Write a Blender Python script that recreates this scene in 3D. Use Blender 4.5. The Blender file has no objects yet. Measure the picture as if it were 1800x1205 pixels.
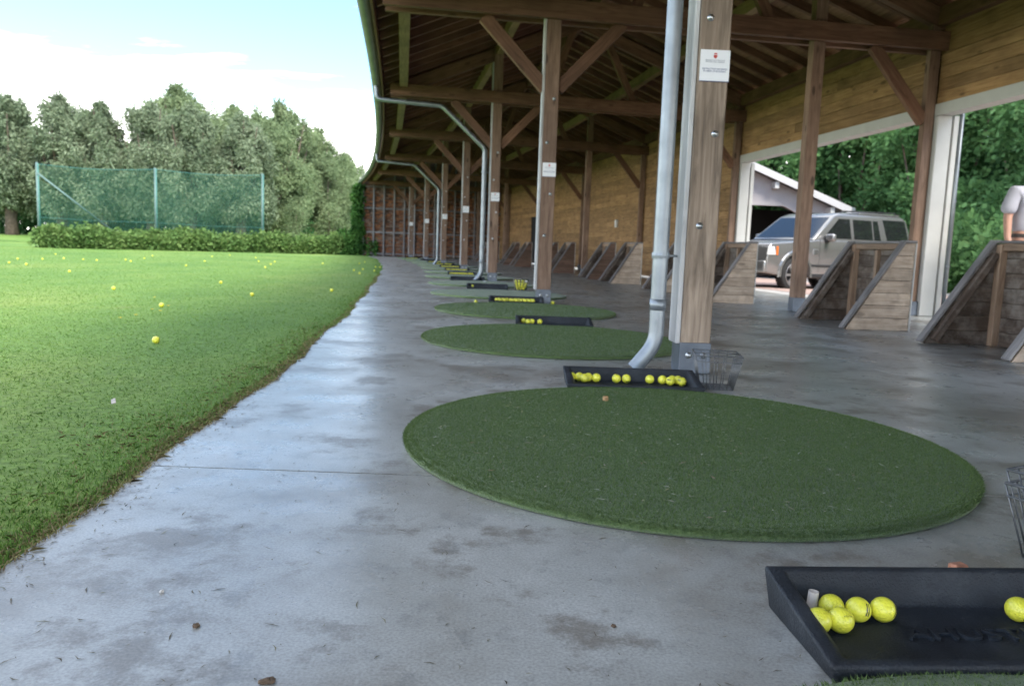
import bpy, bmesh, math, random
import numpy as np
from mathutils import Vector, Matrix

random.seed(7)
rng = np.random.default_rng(11)
scene = bpy.context.scene
C = scene.collection
R = math.radians

# ------------------------------------------------------------------ camera
CAM_H = 0.634
cam_d = bpy.data.cameras.new('camera')
cam = bpy.data.objects.new('camera', cam_d)
C.objects.link(cam)
cam_d.sensor_fit = 'HORIZONTAL'
cam_d.sensor_width = 23.6
cam_d.lens = 18.0
cam_d.clip_start = 0.05
cam_d.clip_end = 1500
cam_d.dof.use_dof = True
cam_d.dof.focus_distance = 1.6
cam_d.dof.aperture_fstop = 4.5
PITCH, ROLL = 0.1215, 0.0361
r0 = Vector((1, 0, 0)); u0 = Vector((0, math.sin(PITCH), math.cos(PITCH))); fw = Vector((0, math.cos(PITCH), -math.sin(PITCH)))
cr = r0 * math.cos(ROLL) + u0 * math.sin(ROLL)
cu = -r0 * math.sin(ROLL) + u0 * math.cos(ROLL)
m = Matrix((cr, cu, -fw)).transposed().to_4x4()
m.translation = (0, 0, CAM_H)
cam.matrix_world = m
scene.camera = cam

# ------------------------------------------------------------------ sky, sun, exposure
SUN_EL, SUN_AZ = R(46), R(150)      # azimuth measured from +Y towards +X
world = bpy.data.worlds.new('World')
scene.world = world
world.use_nodes = True
wn, wl = world.node_tree.nodes, world.node_tree.links
wn.clear()
def N(nodes, t, **kw):
    n = nodes.new(t)
    for k, v in kw.items():
        setattr(n, k, v)
    return n
out = N(wn, 'ShaderNodeOutputWorld'); bg = N(wn, 'ShaderNodeBackground')
sky = N(wn, 'ShaderNodeTexSky', sky_type='NISHITA', sun_disc=False)
sky.sun_elevation = SUN_EL; sky.sun_rotation = SUN_AZ
sky.air_density = 1.0; sky.dust_density = 0.2; sky.ozone_density = 1.6
bg.inputs['Strength'].default_value = 0.07
tcw = N(wn, 'ShaderNodeTexCoord'); sep = N(wn, 'ShaderNodeSeparateXYZ')
wl.new(tcw.outputs['Generated'], sep.inputs[0])
zc = N(wn, 'ShaderNodeMath', operation='MAXIMUM'); zc.inputs[1].default_value = 0.0
wl.new(sep.outputs['Z'], zc.inputs[0])
za = N(wn, 'ShaderNodeMath', operation='ADD'); za.inputs[1].default_value = 0.08
wl.new(zc.outputs[0], za.inputs[0])
dx = N(wn, 'ShaderNodeMath', operation='DIVIDE'); dy = N(wn, 'ShaderNodeMath', operation='DIVIDE')
wl.new(sep.outputs['X'], dx.inputs[0]); wl.new(za.outputs[0], dx.inputs[1])
wl.new(sep.outputs['Y'], dy.inputs[0]); wl.new(za.outputs[0], dy.inputs[1])
cmb = N(wn, 'ShaderNodeCombineXYZ'); wl.new(dx.outputs[0], cmb.inputs[0]); wl.new(dy.outputs[0], cmb.inputs[1])
mpw = N(wn, 'ShaderNodeMapping'); mpw.inputs['Scale'].default_value = (0.55, 1.1, 1); mpw.inputs['Rotation'].default_value = (0, 0, 0.35)
mpw.inputs['Location'].default_value = (-6.0, 1.0, 0)
wl.new(cmb.outputs[0], mpw.inputs[0])
nz = N(wn, 'ShaderNodeTexNoise'); nz.inputs['Scale'].default_value = 1.0; nz.inputs['Detail'].default_value = 7; nz.inputs['Roughness'].default_value = 0.6; nz.inputs['Distortion'].default_value = 0.35
wl.new(mpw.outputs[0], nz.inputs['Vector'])
rw = N(wn, 'ShaderNodeValToRGB'); rw.color_ramp.elements[0].position = 0.46; rw.color_ramp.elements[1].position = 0.72
wl.new(nz.outputs['Fac'], rw.inputs[0])
# the broad white cloud bank that lies on the horizon all the way round
hz = N(wn, 'ShaderNodeMapRange'); hz.interpolation_type = 'SMOOTHSTEP'
hz.inputs['From Min'].default_value = 0.185; hz.inputs['From Max'].default_value = 0.10
hz.inputs['To Min'].default_value = 0.0; hz.inputs['To Max'].default_value = 1.0
nzs = N(wn, 'ShaderNodeMath', operation='MULTIPLY_ADD'); nzs.inputs[1].default_value = -0.16
wl.new(nz.outputs['Fac'], nzs.inputs[0]); 
zsh = N(wn, 'ShaderNodeMath', operation='ADD'); zsh.inputs[1].default_value = 0.08
wl.new(sep.outputs['Z'], zsh.inputs[0]); wl.new(zsh.outputs[0], nzs.inputs[2])
wl.new(nzs.outputs[0], hz.inputs['Value'])
mx = N(wn, 'ShaderNodeMath', operation='MAXIMUM'); wl.new(rw.outputs[0], mx.inputs[0]); wl.new(hz.outputs[0], mx.inputs[1])
mk = N(wn, 'ShaderNodeMath', operation='MULTIPLY'); mk.inputs[1].default_value = 0.88; wl.new(mx.outputs[0], mk.inputs[0])
mixc = N(wn, 'ShaderNodeMixRGB'); mixc.inputs['Color2'].default_value = (17.5, 16.9, 16.0, 1)
tint = N(wn, 'ShaderNodeMixRGB', blend_type='MULTIPLY'); tint.inputs['Fac'].default_value = 1.0; tint.inputs['Color2'].default_value = (0.70, 0.89, 1.0, 1)
wl.new(sky.outputs[0], tint.inputs['Color1'])
wl.new(mk.outputs[0], mixc.inputs['Fac']); wl.new(tint.outputs[0], mixc.inputs['Color1'])
wl.new(mixc.outputs[0], bg.inputs['Color']); wl.new(bg.outputs[0], out.inputs['Surface'])

sun_d = bpy.data.lights.new('sun', 'SUN'); sun_d.energy = 1.0; sun_d.angle = R(22); sun_d.color = (1.0, 0.94, 0.84)
sun = bpy.data.objects.new('sun', sun_d); C.objects.link(sun)
sd = Vector((math.sin(SUN_AZ) * math.cos(SUN_EL), math.cos(SUN_AZ) * math.cos(SUN_EL), math.sin(SUN_EL)))
sun.rotation_euler = (-sd).to_track_quat('-Z', 'Y').to_euler()
sun.location = sd * 60
vs = scene.view_settings
vs.view_transform = 'Standard'; vs.look = 'None'; vs.gamma = 1.0; vs.exposure = 2.6; vs.use_curve_mapping = False
scene.cycles.max_bounces = 8
scene.cycles.diffuse_bounces = 4
scene.cycles.transparent_max_bounces = 12
scene.cycles.caustics_reflective = False; scene.cycles.caustics_refractive = False

# ------------------------------------------------------------------ materials
MATS = {}
def newmat(name):
    mt = bpy.data.materials.new(name); mt.use_nodes = True
    MATS[name] = mt
    nt = mt.node_tree
    return mt, nt.nodes, nt.links, nt.nodes['Principled BSDF']
def col(c): return (c[0], c[1], c[2], 1)
def ramp(nodes, stops):
    r = nodes.new('ShaderNodeValToRGB'); e = r.color_ramp.elements
    while len(e) < len(stops): e.new(0.5)
    for i, (p, c) in enumerate(stops):
        e[i].position = p; e[i].color = col(c)
    return r
def plain(name, c, rough=0.5, metal=0.0, var=0.12, nscale=12, bump=0.0, bscale=60, spec=None):
    """a plain surface with small-scale dirt and tone variation"""
    mt, n, l, b = newmat(name)
    tc = n.new('ShaderNodeTexCoord'); nz = n.new('ShaderNodeTexNoise'); nz.inputs['Scale'].default_value = nscale; nz.inputs['Detail'].default_value = 5
    l.new(tc.outputs['Object'], nz.inputs['Vector'])
    r = ramp(n, [(0.3, [x * (1 - var) for x in c]), (0.7, [min(1, x * (1 + var)) for x in c])])
    l.new(nz.outputs['Fac'], r.inputs[0]); l.new(r.outputs[0], b.inputs['Base Color'])
    b.inputs['Roughness'].default_value = rough; b.inputs['Metallic'].default_value = metal
    if spec is not None: b.inputs['Specular IOR Level'].default_value = spec
    if bump:
        n2 = n.new('ShaderNodeTexNoise'); n2.inputs['Scale'].default_value = bscale; n2.inputs['Detail'].default_value = 4
        l.new(tc.outputs['Object'], n2.inputs['Vector'])
        bp = n.new('ShaderNodeBump'); bp.inputs['Strength'].default_value = bump; bp.inputs['Distance'].default_value = 0.005
        l.new(n2.outputs['Fac'], bp.inputs['Height']); l.new(bp.outputs[0], b.inputs['Normal'])
    return mt
def wood(name, dark, mid, light, rough=0.65, knots=0.5, stain=None, stain_amt=0.0, vary=0.22, spec=0.3):
    """timber with its grain along the piece's own local X"""
    mt, n, l, b = newmat(name)
    tc = n.new('ShaderNodeTexCoord'); oi = n.new('ShaderNodeObjectInfo')
    mul = n.new('ShaderNodeVectorMath'); mul.operation = 'SCALE'
    cx = n.new('ShaderNodeCombineXYZ')
    for i, k in enumerate((37.0, 91.0, 53.0)):
        q = n.new('ShaderNodeMath'); q.operation = 'MULTIPLY'; q.inputs[1].default_value = k
        l.new(oi.outputs['Random'], q.inputs[0]); l.new(q.outputs[0], cx.inputs[i])
    ad = n.new('ShaderNodeVectorMath'); ad.operation = 'ADD'
    l.new(tc.outputs['Object'], ad.inputs[0]); l.new(cx.outputs[0], ad.inputs[1])
    mp = n.new('ShaderNodeMapping'); mp.inputs['Scale'].default_value = (1.3, 17, 17); l.new(ad.outputs[0], mp.inputs[0])
    g = n.new('ShaderNodeTexNoise'); g.inputs['Scale'].default_value = 1.6; g.inputs['Detail'].default_value = 7; g.inputs['Roughness'].default_value = 0.65; g.inputs['Distortion'].default_value = 1.2
    l.new(mp.outputs[0], g.inputs['Vector'])
    r = ramp(n, [(0.30, dark), (0.5, mid), (0.72, light)]); l.new(g.outputs['Fac'], r.inputs[0])
    # broad tone patches
    g2 = n.new('ShaderNodeTexNoise'); g2.inputs['Scale'].default_value = 2.3; g2.inputs['Detail'].default_value = 3; l.new(ad.outputs[0], g2.inputs['Vector'])
    mr = n.new('ShaderNodeMapRange'); mr.inputs['From Min'].default_value = 0.3; mr.inputs['From Max'].default_value = 0.7; mr.inputs['To Min'].default_value = 0.78; mr.inputs['To Max'].default_value = 1.18
    l.new(g2.outputs['Fac'], mr.inputs['Value'])
    rv = n.new('ShaderNodeMapRange'); rv.inputs['To Min'].default_value = 1 - vary; rv.inputs['To Max'].default_value = 1 + vary
    l.new(oi.outputs['Random'], rv.inputs['Value'])
    vm = n.new('ShaderNodeMath'); vm.operation = 'MULTIPLY'; l.new(mr.outputs[0], vm.inputs[0]); l.new(rv.outputs[0], vm.inputs[1])
    hs = n.new('ShaderNodeHueSaturation'); l.new(r.outputs[0], hs.inputs['Color']); l.new(vm.outputs[0], hs.inputs['Value'])
    last = hs.outputs[0]
    if knots:
        mk = n.new('ShaderNodeMapping'); mk.inputs['Scale'].default_value = (2.4, 6.5, 6.5); l.new(ad.outputs[0], mk.inputs[0])
        v = n.new('ShaderNodeTexVoronoi'); v.inputs['Scale'].default_value = 1.0; l.new(mk.outputs[0], v.inputs['Vector'])
        kr = n.new('ShaderNodeMapRange'); kr.inputs['From Min'].default_value = 0.10; kr.inputs['From Max'].default_value = 0.17; kr.inputs['To Min'].default_value = knots; kr.inputs['To Max'].default_value = 0.0
        l.new(v.outputs['Distance'], kr.inputs['Value'])
        mxk = n.new('ShaderNodeMixRGB'); mxk.inputs['Color2'].default_value = col([x * 0.35 for x in dark]); l.new(kr.outputs[0], mxk.inputs['Fac']); l.new(last, mxk.inputs['Color1'])
        last = mxk.outputs[0]
    if stain:
        g3 = n.new('ShaderNodeTexNoise'); g3.inputs['Scale'].default_value = 6.0; g3.inputs['Detail'].default_value = 6; g3.inputs['Roughness'].default_value = 0.7; l.new(ad.outputs[0], g3.inputs['Vector'])
        sr = n.new('ShaderNodeMapRange'); sr.inputs['From Min'].default_value = 0.45; sr.inputs['From Max'].default_value = 0.62; sr.inputs['To Min'].default_value = 0.0; sr.inputs['To Max'].default_value = stain_amt
        l.new(g3.outputs['Fac'], sr.inputs['Value'])
        mxs = n.new('ShaderNodeMixRGB'); mxs.inputs['Color2'].default_value = col(stain); l.new(sr.outputs[0], mxs.inputs['Fac']); l.new(last, mxs.inputs['Color1'])
        last = mxs.outputs[0]
    l.new(last, b.inputs['Base Color'])
    b.inputs['Roughness'].default_value = rough; b.inputs['Specular IOR Level'].default_value = spec
    bp = n.new('ShaderNodeBump'); bp.inputs['Strength'].default_value = 0.35; bp.inputs['Distance'].default_value = 0.004
    l.new(g.outputs['Fac'], bp.inputs['Height']); l.new(bp.outputs[0], b.inputs['Normal'])
    return mt
def leafmat(name, cols, rough=0.55, trans=0.25, world_scale=None):
    """foliage: tone changes from leaf to leaf and from clump to clump"""
    mt, n, l, b = newmat(name)
    ge = n.new('ShaderNodeNewGeometry')
    r = ramp(n, [(i / (len(cols) - 1), c) for i, c in enumerate(cols)])
    last = ge.outputs['Random Per Island']
    if world_scale:
        nz = n.new('ShaderNodeTexNoise'); nz.inputs['Scale'].default_value = world_scale; nz.inputs['Detail'].default_value = 3
        l.new(ge.outputs['Position'], nz.inputs['Vector'])
        mr = n.new('ShaderNodeMapRange'); mr.inputs['From Min'].default_value = 0.3; mr.inputs['From Max'].default_value = 0.7
        l.new(nz.outputs['Fac'], mr.inputs['Value'])
        mm = n.new('ShaderNodeMath'); mm.operation = 'MULTIPLY_ADD'; mm.inputs[1].default_value = 0.5
        hm = n.new('ShaderNodeMath'); hm.operation = 'MULTIPLY'; hm.inputs[1].default_value = 0.5
        l.new(last, hm.inputs[0]); l.new(mr.outputs[0], mm.inputs[0]); l.new(hm.outputs[0], mm.inputs[2]); last = mm.outputs[0]
    l.new(last, r.inputs[0]); l.new(r.outputs[0], b.inputs['Base Color'])
    b.inputs['Roughness'].default_value = rough; b.inputs['Specular IOR Level'].default_value = 0.08
    if trans:
        t = n.new('ShaderNodeBsdfTranslucent'); l.new(r.outputs[0], t.inputs['Color'])
        mx = n.new('ShaderNodeMixShader'); mx.inputs[0].default_value = trans
        o = n['Material Output']; l.new(b.outputs[0], mx.inputs[1]); l.new(t.outputs[0], mx.inputs[2]); l.new(mx.outputs[0], o.inputs['Surface'])
    return mt

wood('post_wood', (0.1196, 0.0731, 0.0492), (0.1978, 0.1247, 0.0861), (0.2760, 0.1849, 0.1312), knots=0.75, vary=0.12)
wood('post_wood_grey', (0.11, 0.082, 0.060), (0.235, 0.178, 0.132), (0.355, 0.28, 0.215), knots=0.5, vary=0.05)
wood('beam_wood', (0.0936, 0.0462, 0.0260), (0.1584, 0.0825, 0.0496), (0.2160, 0.1188, 0.0713), knots=0.5, vary=0.15)
wood('purlin_wood', (0.1615, 0.1066, 0.0562), (0.2465, 0.1681, 0.0900), (0.3145, 0.2214, 0.1200), knots=0.4)
wood('rafter_wood', (0.0910, 0.0429, 0.0256), (0.1540, 0.0759, 0.0480), (0.2030, 0.1089, 0.0704), knots=0.3)
wood('board_wood', (0.1428, 0.0736, 0.0420), (0.2244, 0.1248, 0.0750), (0.2924, 0.1728, 0.1080), knots=0.3)
wood('plank_wood', (0.1932, 0.1053, 0.0432), (0.3108, 0.1833, 0.0828), (0.4200, 0.2613, 0.1260), knots=0.65, vary=0.22)
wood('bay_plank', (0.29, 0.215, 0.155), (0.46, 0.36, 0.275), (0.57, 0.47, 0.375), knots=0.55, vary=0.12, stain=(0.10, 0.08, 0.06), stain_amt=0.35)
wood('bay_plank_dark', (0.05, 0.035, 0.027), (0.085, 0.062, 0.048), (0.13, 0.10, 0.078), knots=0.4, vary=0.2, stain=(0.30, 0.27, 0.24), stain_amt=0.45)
wood('bay_plank_shaded', (0.085, 0.05, 0.035), (0.14, 0.085, 0.06), (0.20, 0.13, 0.095), knots=0.4, vary=0.2)  # darker plank copy for the far stands, their shade put into the colour
wood('bay_frame', (0.17, 0.11, 0.075), (0.28, 0.19, 0.13), (0.38, 0.28, 0.20), knots=0.4)
wood('bay_cap', (0.12, 0.11, 0.11), (0.19, 0.18, 0.18), (0.27, 0.26, 0.26), knots=0.3, rough=0.5)
wood('pale_wood', (0.36, 0.35, 0.345), (0.47, 0.465, 0.46), (0.56, 0.555, 0.55), knots=0.15, vary=0.1)
plain('shoe_steel', (0.13, 0.15, 0.18), rough=0.45, metal=0.55, var=0.2, nscale=9)
plain('bolt_steel', (0.55, 0.57, 0.58), rough=0.3, metal=0.9)
plain('zinc', (0.26, 0.285, 0.305), rough=0.42, metal=0.7, var=0.16, nscale=7, bump=0.05, bscale=30)
plain('gutter_zinc', (0.20, 0.215, 0.205), rough=0.5, metal=0.3, var=0.2, nscale=3)
plain('wire_steel', (0.13, 0.135, 0.14), rough=0.45, metal=0.6, var=0.3, nscale=40)
plain('white_trim', (0.50, 0.50, 0.48), rough=0.5, var=0.06, nscale=5)
plain('sign_white', (0.80, 0.81, 0.83), rough=0.35, var=0.02)
plain('sign_red', (0.55, 0.06, 0.04), rough=0.4, var=0.05)
plain('sign_blue', (0.05, 0.07, 0.20), rough=0.4, var=0.05)
plain('sign_grey', (0.25, 0.27, 0.32), rough=0.4, var=0.05)
plain('roof_dark', (0.10, 0.06, 0.045), rough=0.9)
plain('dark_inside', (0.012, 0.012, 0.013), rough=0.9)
plain('brick_base', (0.10, 0.07, 0.055), rough=0.95)
plain('soil', (0.10, 0.075, 0.05), rough=1.0, var=0.4, nscale=3)
plain('pebble', (0.12, 0.08, 0.05), rough=0.9, var=0.4, nscale=80)
plain('terracotta', (0.45, 0.20, 0.12), rough=0.9, var=0.3, nscale=60, bump=0.6, bscale=120)
plain('tee_rubber', (0.42, 0.38, 0.34), rough=0.6, var=0.15, nscale=60)
plain('tee_brown', (0.34, 0.20, 0.09), rough=0.7, var=0.2, nscale=90)
plain('green_paint', (0.06, 0.19, 0.16), rough=0.5, var=0.15)
plain('grey_pole', (0.12, 0.19, 0.175), rough=0.5, metal=0.2, var=0.1)
plain('bark', (0.10, 0.075, 0.055), rough=1.0, var=0.4, nscale=6, bump=0.6, bscale=14)
plain('garage_wall', (0.38, 0.35, 0.35), rough=0.8, var=0.06, nscale=3)
plain('garage_fascia', (0.48, 0.465, 0.46), rough=0.6, var=0.05)
plain('roof_tile_grey', (0.16, 0.15, 0.15), rough=0.8, var=0.2)
plain('car_paint', (0.28, 0.278, 0.272), rough=0.24, metal=0.65, var=0.02)
plain('car_dark', (0.022, 0.022, 0.024), rough=0.5)
plain('car_glass', (0.014, 0.016, 0.016), rough=0.04, var=0.02, spec=1.0)
plain('tyre', (0.018, 0.018, 0.018), rough=0.85)
plain('alloy', (0.42, 0.42, 0.43), rough=0.35, metal=0.8)
plain('lamp_lens', (0.7, 0.7, 0.68), rough=0.15)
plain('orange_lens', (0.65, 0.15, 0.02), rough=0.25)
plain('red_lens', (0.45, 0.02, 0.02), rough=0.25)
plain('skin', (0.40, 0.215, 0.15), rough=0.5, var=0.08, nscale=20)
plain('shirt', (0.36, 0.355, 0.40), rough=0.85, var=0.05, nscale=8, bump=0.3, bscale=18)
plain('trousers', (0.035, 0.04, 0.05), rough=0.85)
plain('hair', (0.12, 0.10, 0.085), rough=0.8)
plain('shoe_leather', (0.03, 0.022, 0.018), rough=0.5)
plain('white_plastic', (0.72, 0.72, 0.70), rough=0.4)
leafmat('willow_leaf', [(0.100, 0.138, 0.078), (0.155, 0.200, 0.118), (0.215, 0.262, 0.160), (0.285, 0.33, 0.215)], trans=0.2, world_scale=0.5)
leafmat('willow_leaf_bright', [(0.105, 0.150, 0.075), (0.160, 0.216, 0.106), (0.215, 0.275, 0.138), (0.275, 0.33, 0.175)], trans=0.25, world_scale=0.5)
leafmat('shrub_leaf', [(0.045, 0.105, 0.038), (0.080, 0.175, 0.060), (0.125, 0.25, 0.088), (0.19, 0.32, 0.12)], trans=0.35, world_scale=0.7)
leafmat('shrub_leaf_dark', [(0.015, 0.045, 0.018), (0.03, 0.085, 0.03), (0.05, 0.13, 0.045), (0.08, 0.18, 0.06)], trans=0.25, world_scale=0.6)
leafmat('hedge_leaf', [(0.070, 0.135, 0.038), (0.105, 0.185, 0.054), (0.150, 0.235, 0.070), (0.205, 0.28, 0.095)], trans=0.25, world_scale=1.2)
leafmat('ivy_leaf', [(0.02, 0.06, 0.015), (0.04, 0.105, 0.025), (0.07, 0.16, 0.035), (0.10, 0.21, 0.05)], trans=0.15, world_scale=1.5)
leafmat('crop_leaf', [(0.20, 0.20, 0.05), (0.30, 0.28, 0.07), (0.36, 0.34, 0.08)], trans=0.2)
leafmat('grass_blade', [(0.068, 0.150, 0.030), (0.112, 0.215, 0.044), (0.162, 0.270, 0.058), (0.240, 0.315, 0.085)], trans=0.3, world_scale=2.2)
leafmat('dry_blade', [(0.20, 0.145, 0.075), (0.28, 0.22, 0.11), (0.36, 0.31, 0.15), (0.17, 0.20, 0.06)], trans=0.15)
leafmat('turf_fibre', [(0.066, 0.110, 0.034), (0.096, 0.150, 0.048), (0.124, 0.184, 0.064), (0.162, 0.214, 0.088)], trans=0.1, rough=0.6)
leafmat('litter', [(0.06, 0.045, 0.03), (0.16, 0.13, 0.07), (0.10, 0.08, 0.05), (0.22, 0.20, 0.11), (0.05, 0.045, 0.04)], trans=0)
leafmat('pale_litter', [(0.45, 0.42, 0.30), (0.30, 0.28, 0.14), (0.6, 0.6, 0.55), (0.25, 0.13, 0.07)], trans=0)

def mat_concrete():
    mt, n, l, b = newmat('concrete')
    ge = n.new('ShaderNodeNewGeometry')
    def noise(scale, det, rough=0.55, dist=0.0, stretch=(1, 1, 1)):
        mp = n.new('ShaderNodeMapping'); mp.inputs['Scale'].default_value = stretch; l.new(ge.outputs['Position'], mp.inputs[0])
        z = n.new('ShaderNodeTexNoise'); z.inputs['Scale'].default_value = scale; z.inputs['Detail'].default_value = det; z.inputs['Roughness'].default_value = rough; z.inputs['Distortion'].default_value = dist
        l.new(mp.outputs[0], z.inputs['Vector']); return z
    base = noise(1.1, 9, 0.66)
    r = ramp(n, [(0.36, (0.205, 0.188, 0.160)), (0.45, (0.288, 0.284, 0.260)), (0.53, (0.348, 0.352, 0.332)), (0.64, (0.425, 0.432, 0.412))])
    l.new(base.outputs['Fac'], r.inputs[0])
    st = noise(2.3, 10, 0.70)
    sr = n.new('ShaderNodeMapRange'); sr.inputs['From Min'].default_value = 0.53; sr.inputs['From Max'].default_value = 0.60; sr.inputs['To Max'].default_value = 0.70; l.new(st.outputs['Fac'], sr.inputs['Value'])
    m1 = n.new('ShaderNodeMixRGB'); m1.inputs['Color2'].default_value = (0.145, 0.126, 0.100, 1); l.new(sr.outputs[0], m1.inputs['Fac']); l.new(r.outputs[0], m1.inputs['Color1'])
    # fine dark smears, drawn along the sweeping direction
    sm = noise(11, 8, 0.72, 0.0, (1, 0.7, 1))
    s2 = n.new('ShaderNodeMapRange'); s2.inputs['From Min'].default_value = 0.55; s2.inputs['From Max'].default_value = 0.63; s2.inputs['To Max'].default_value = 0.42; l.new(sm.outputs['Fac'], s2.inputs['Value'])
    m2 = n.new('ShaderNodeMixRGB'); m2.inputs['Color2'].default_value = (0.175, 0.178, 0.172, 1); l.new(s2.outputs[0], m2.inputs['Fac']); l.new(m1.outputs[0], m2.inputs['Color1'])
    # hairline crazing
    vo = n.new('ShaderNodeTexVoronoi'); vo.feature = 'DISTANCE_TO_EDGE'; vo.inputs['Scale'].default_value = 2.2
    ds = noise(3.0, 4)
    va = n.new('ShaderNodeVectorMath'); va.operation = 'MULTIPLY_ADD'; va.inputs[1].default_value = (0.5, 0.5, 0); l.new(ds.outputs['Color'], va.inputs[0]); l.new(ge.outputs['Position'], va.inputs[2]); l.new(va.outputs[0], vo.inputs['Vector'])
    cr_ = n.new('ShaderNodeMapRange'); cr_.inputs['From Min'].default_value = 0.0; cr_.inputs['From Max'].default_value = 0.006; cr_.inputs['To Min'].default_value = 0.35; cr_.inputs['To Max'].default_value = 0.0; l.new(vo.outputs['Distance'], cr_.inputs['Value'])
    gate = noise(0.8, 2); gr = n.new('ShaderNodeMapRange'); gr.inputs['From Min'].default_value = 0.5; gr.inputs['From Max'].default_value = 0.62; l.new(gate.outputs['Fac'], gr.inputs['Value'])
    cg = n.new('ShaderNodeMath'); cg.operation = 'MULTIPLY'; l.new(cr_.outputs[0], cg.inputs[0]); l.new(gr.outputs[0], cg.inputs[1])
    m3 = n.new('ShaderNodeMixRGB'); m3.inputs['Color2'].default_value = (0.09, 0.08, 0.075, 1); l.new(cg.outputs[0], m3.inputs['Fac']); l.new(m2.outputs[0], m3.inputs['Color1'])
    sp = noise(190, 3, 0.6); s4 = n.new('ShaderNodeMapRange'); s4.inputs['From Min'].default_value = 0.35; s4.inputs['From Max'].default_value = 0.65; s4.inputs['To Min'].default_value = 0.82; s4.inputs['To Max'].default_value = 1.18; l.new(sp.outputs['Fac'], s4.inputs['Value'])
    hs = n.new('ShaderNodeHueSaturation'); l.new(m3.outputs[0], hs.inputs['Color']); l.new(s4.outputs[0], hs.inputs['Value'])
    l.new(hs.outputs[0], b.inputs['Base Color'])
    rr = n.new('ShaderNodeMapRange'); rr.inputs['From Min'].default_value = 0.3; rr.inputs['From Max'].default_value = 0.7; rr.inputs['To Min'].default_value = 0.20; rr.inputs['To Max'].default_value = 0.42
    l.new(st.outputs['Fac'], rr.inputs['Value']); l.new(rr.outputs[0], b.inputs['Roughness'])
    b.inputs['Specular IOR Level'].default_value = 0.48
    bp = n.new('ShaderNodeBump'); bp.inputs['Strength'].default_value = 0.25; bp.inputs['Distance'].default_value = 0.002
    l.new(sm.outputs['Fac'], bp.inputs['Height']); l.new(bp.outputs[0], b.inputs['Normal'])
mat_concrete()
def mat_lawn():
    mt, n, l, b = newmat('lawn')
    ge = n.new('ShaderNodeNewGeometry')
    def noise(scale, det, rough=0.55, stretch=(1, 1, 1)):
        mp = n.new('ShaderNodeMapping'); mp.inputs['Scale'].default_value = stretch; l.new(ge.outputs['Position'], mp.inputs[0])
        z = n.new('ShaderNodeTexNoise'); z.inputs['Scale'].default_value = scale; z.inputs['Detail'].default_value = det; z.inputs['Roughness'].default_value = rough
        l.new(mp.outputs[0], z.inputs['Vector']); return z
    a = noise(0.5, 6, 0.65, (1, 0.5, 1)); r = ramp(n, [(0.28, (0.085, 0.180, 0.036)), (0.5, (0.140, 0.245, 0.050)), (0.72, (0.225, 0.300, 0.072))]); l.new(a.outputs['Fac'], r.inputs[0])
    f = noise(38, 5, 0.7); mr = n.new('ShaderNodeMapRange'); mr.inputs['From Min'].default_value = 0.3; mr.inputs['From Max'].default_value = 0.7; mr.inputs['To Min'].default_value = 0.55; mr.inputs['To Max'].default_value = 1.35; l.new(f.outputs['Fac'], mr.inputs['Value'])
    hs = n.new('ShaderNodeHueSaturation'); l.new(r.outputs[0], hs.inputs['Color']); l.new(mr.outputs[0], hs.inputs['Value'])
    d = noise(1.3, 5, 0.7); dr = n.new('ShaderNodeMapRange'); dr.inputs['From Min'].default_value = 0.64; dr.inputs['From Max'].default_value = 0.76; dr.inputs['To Max'].default_value = 0.5; l.new(d.outputs['Fac'], dr.inputs['Value'])
    mx = n.new('ShaderNodeMixRGB'); mx.inputs['Color2'].default_value = (0.16, 0.13, 0.06, 1); l.new(dr.outputs[0], mx.inputs['Fac']); l.new(hs.outputs[0], mx.inputs['Color1'])
    l.new(mx.outputs[0], b.inputs['Base Color']); b.inputs['Roughness'].default_value = 0.8; b.inputs['Specular IOR Level'].default_value = 0.2
    bp = n.new('ShaderNodeBump'); bp.inputs['Strength'].default_value = 0.6; bp.inputs['Distance'].default_value = 0.03; l.new(f.outputs['Fac'], bp.inputs['Height']); l.new(bp.outputs[0], b.inputs['Normal'])
mat_lawn()
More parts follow.
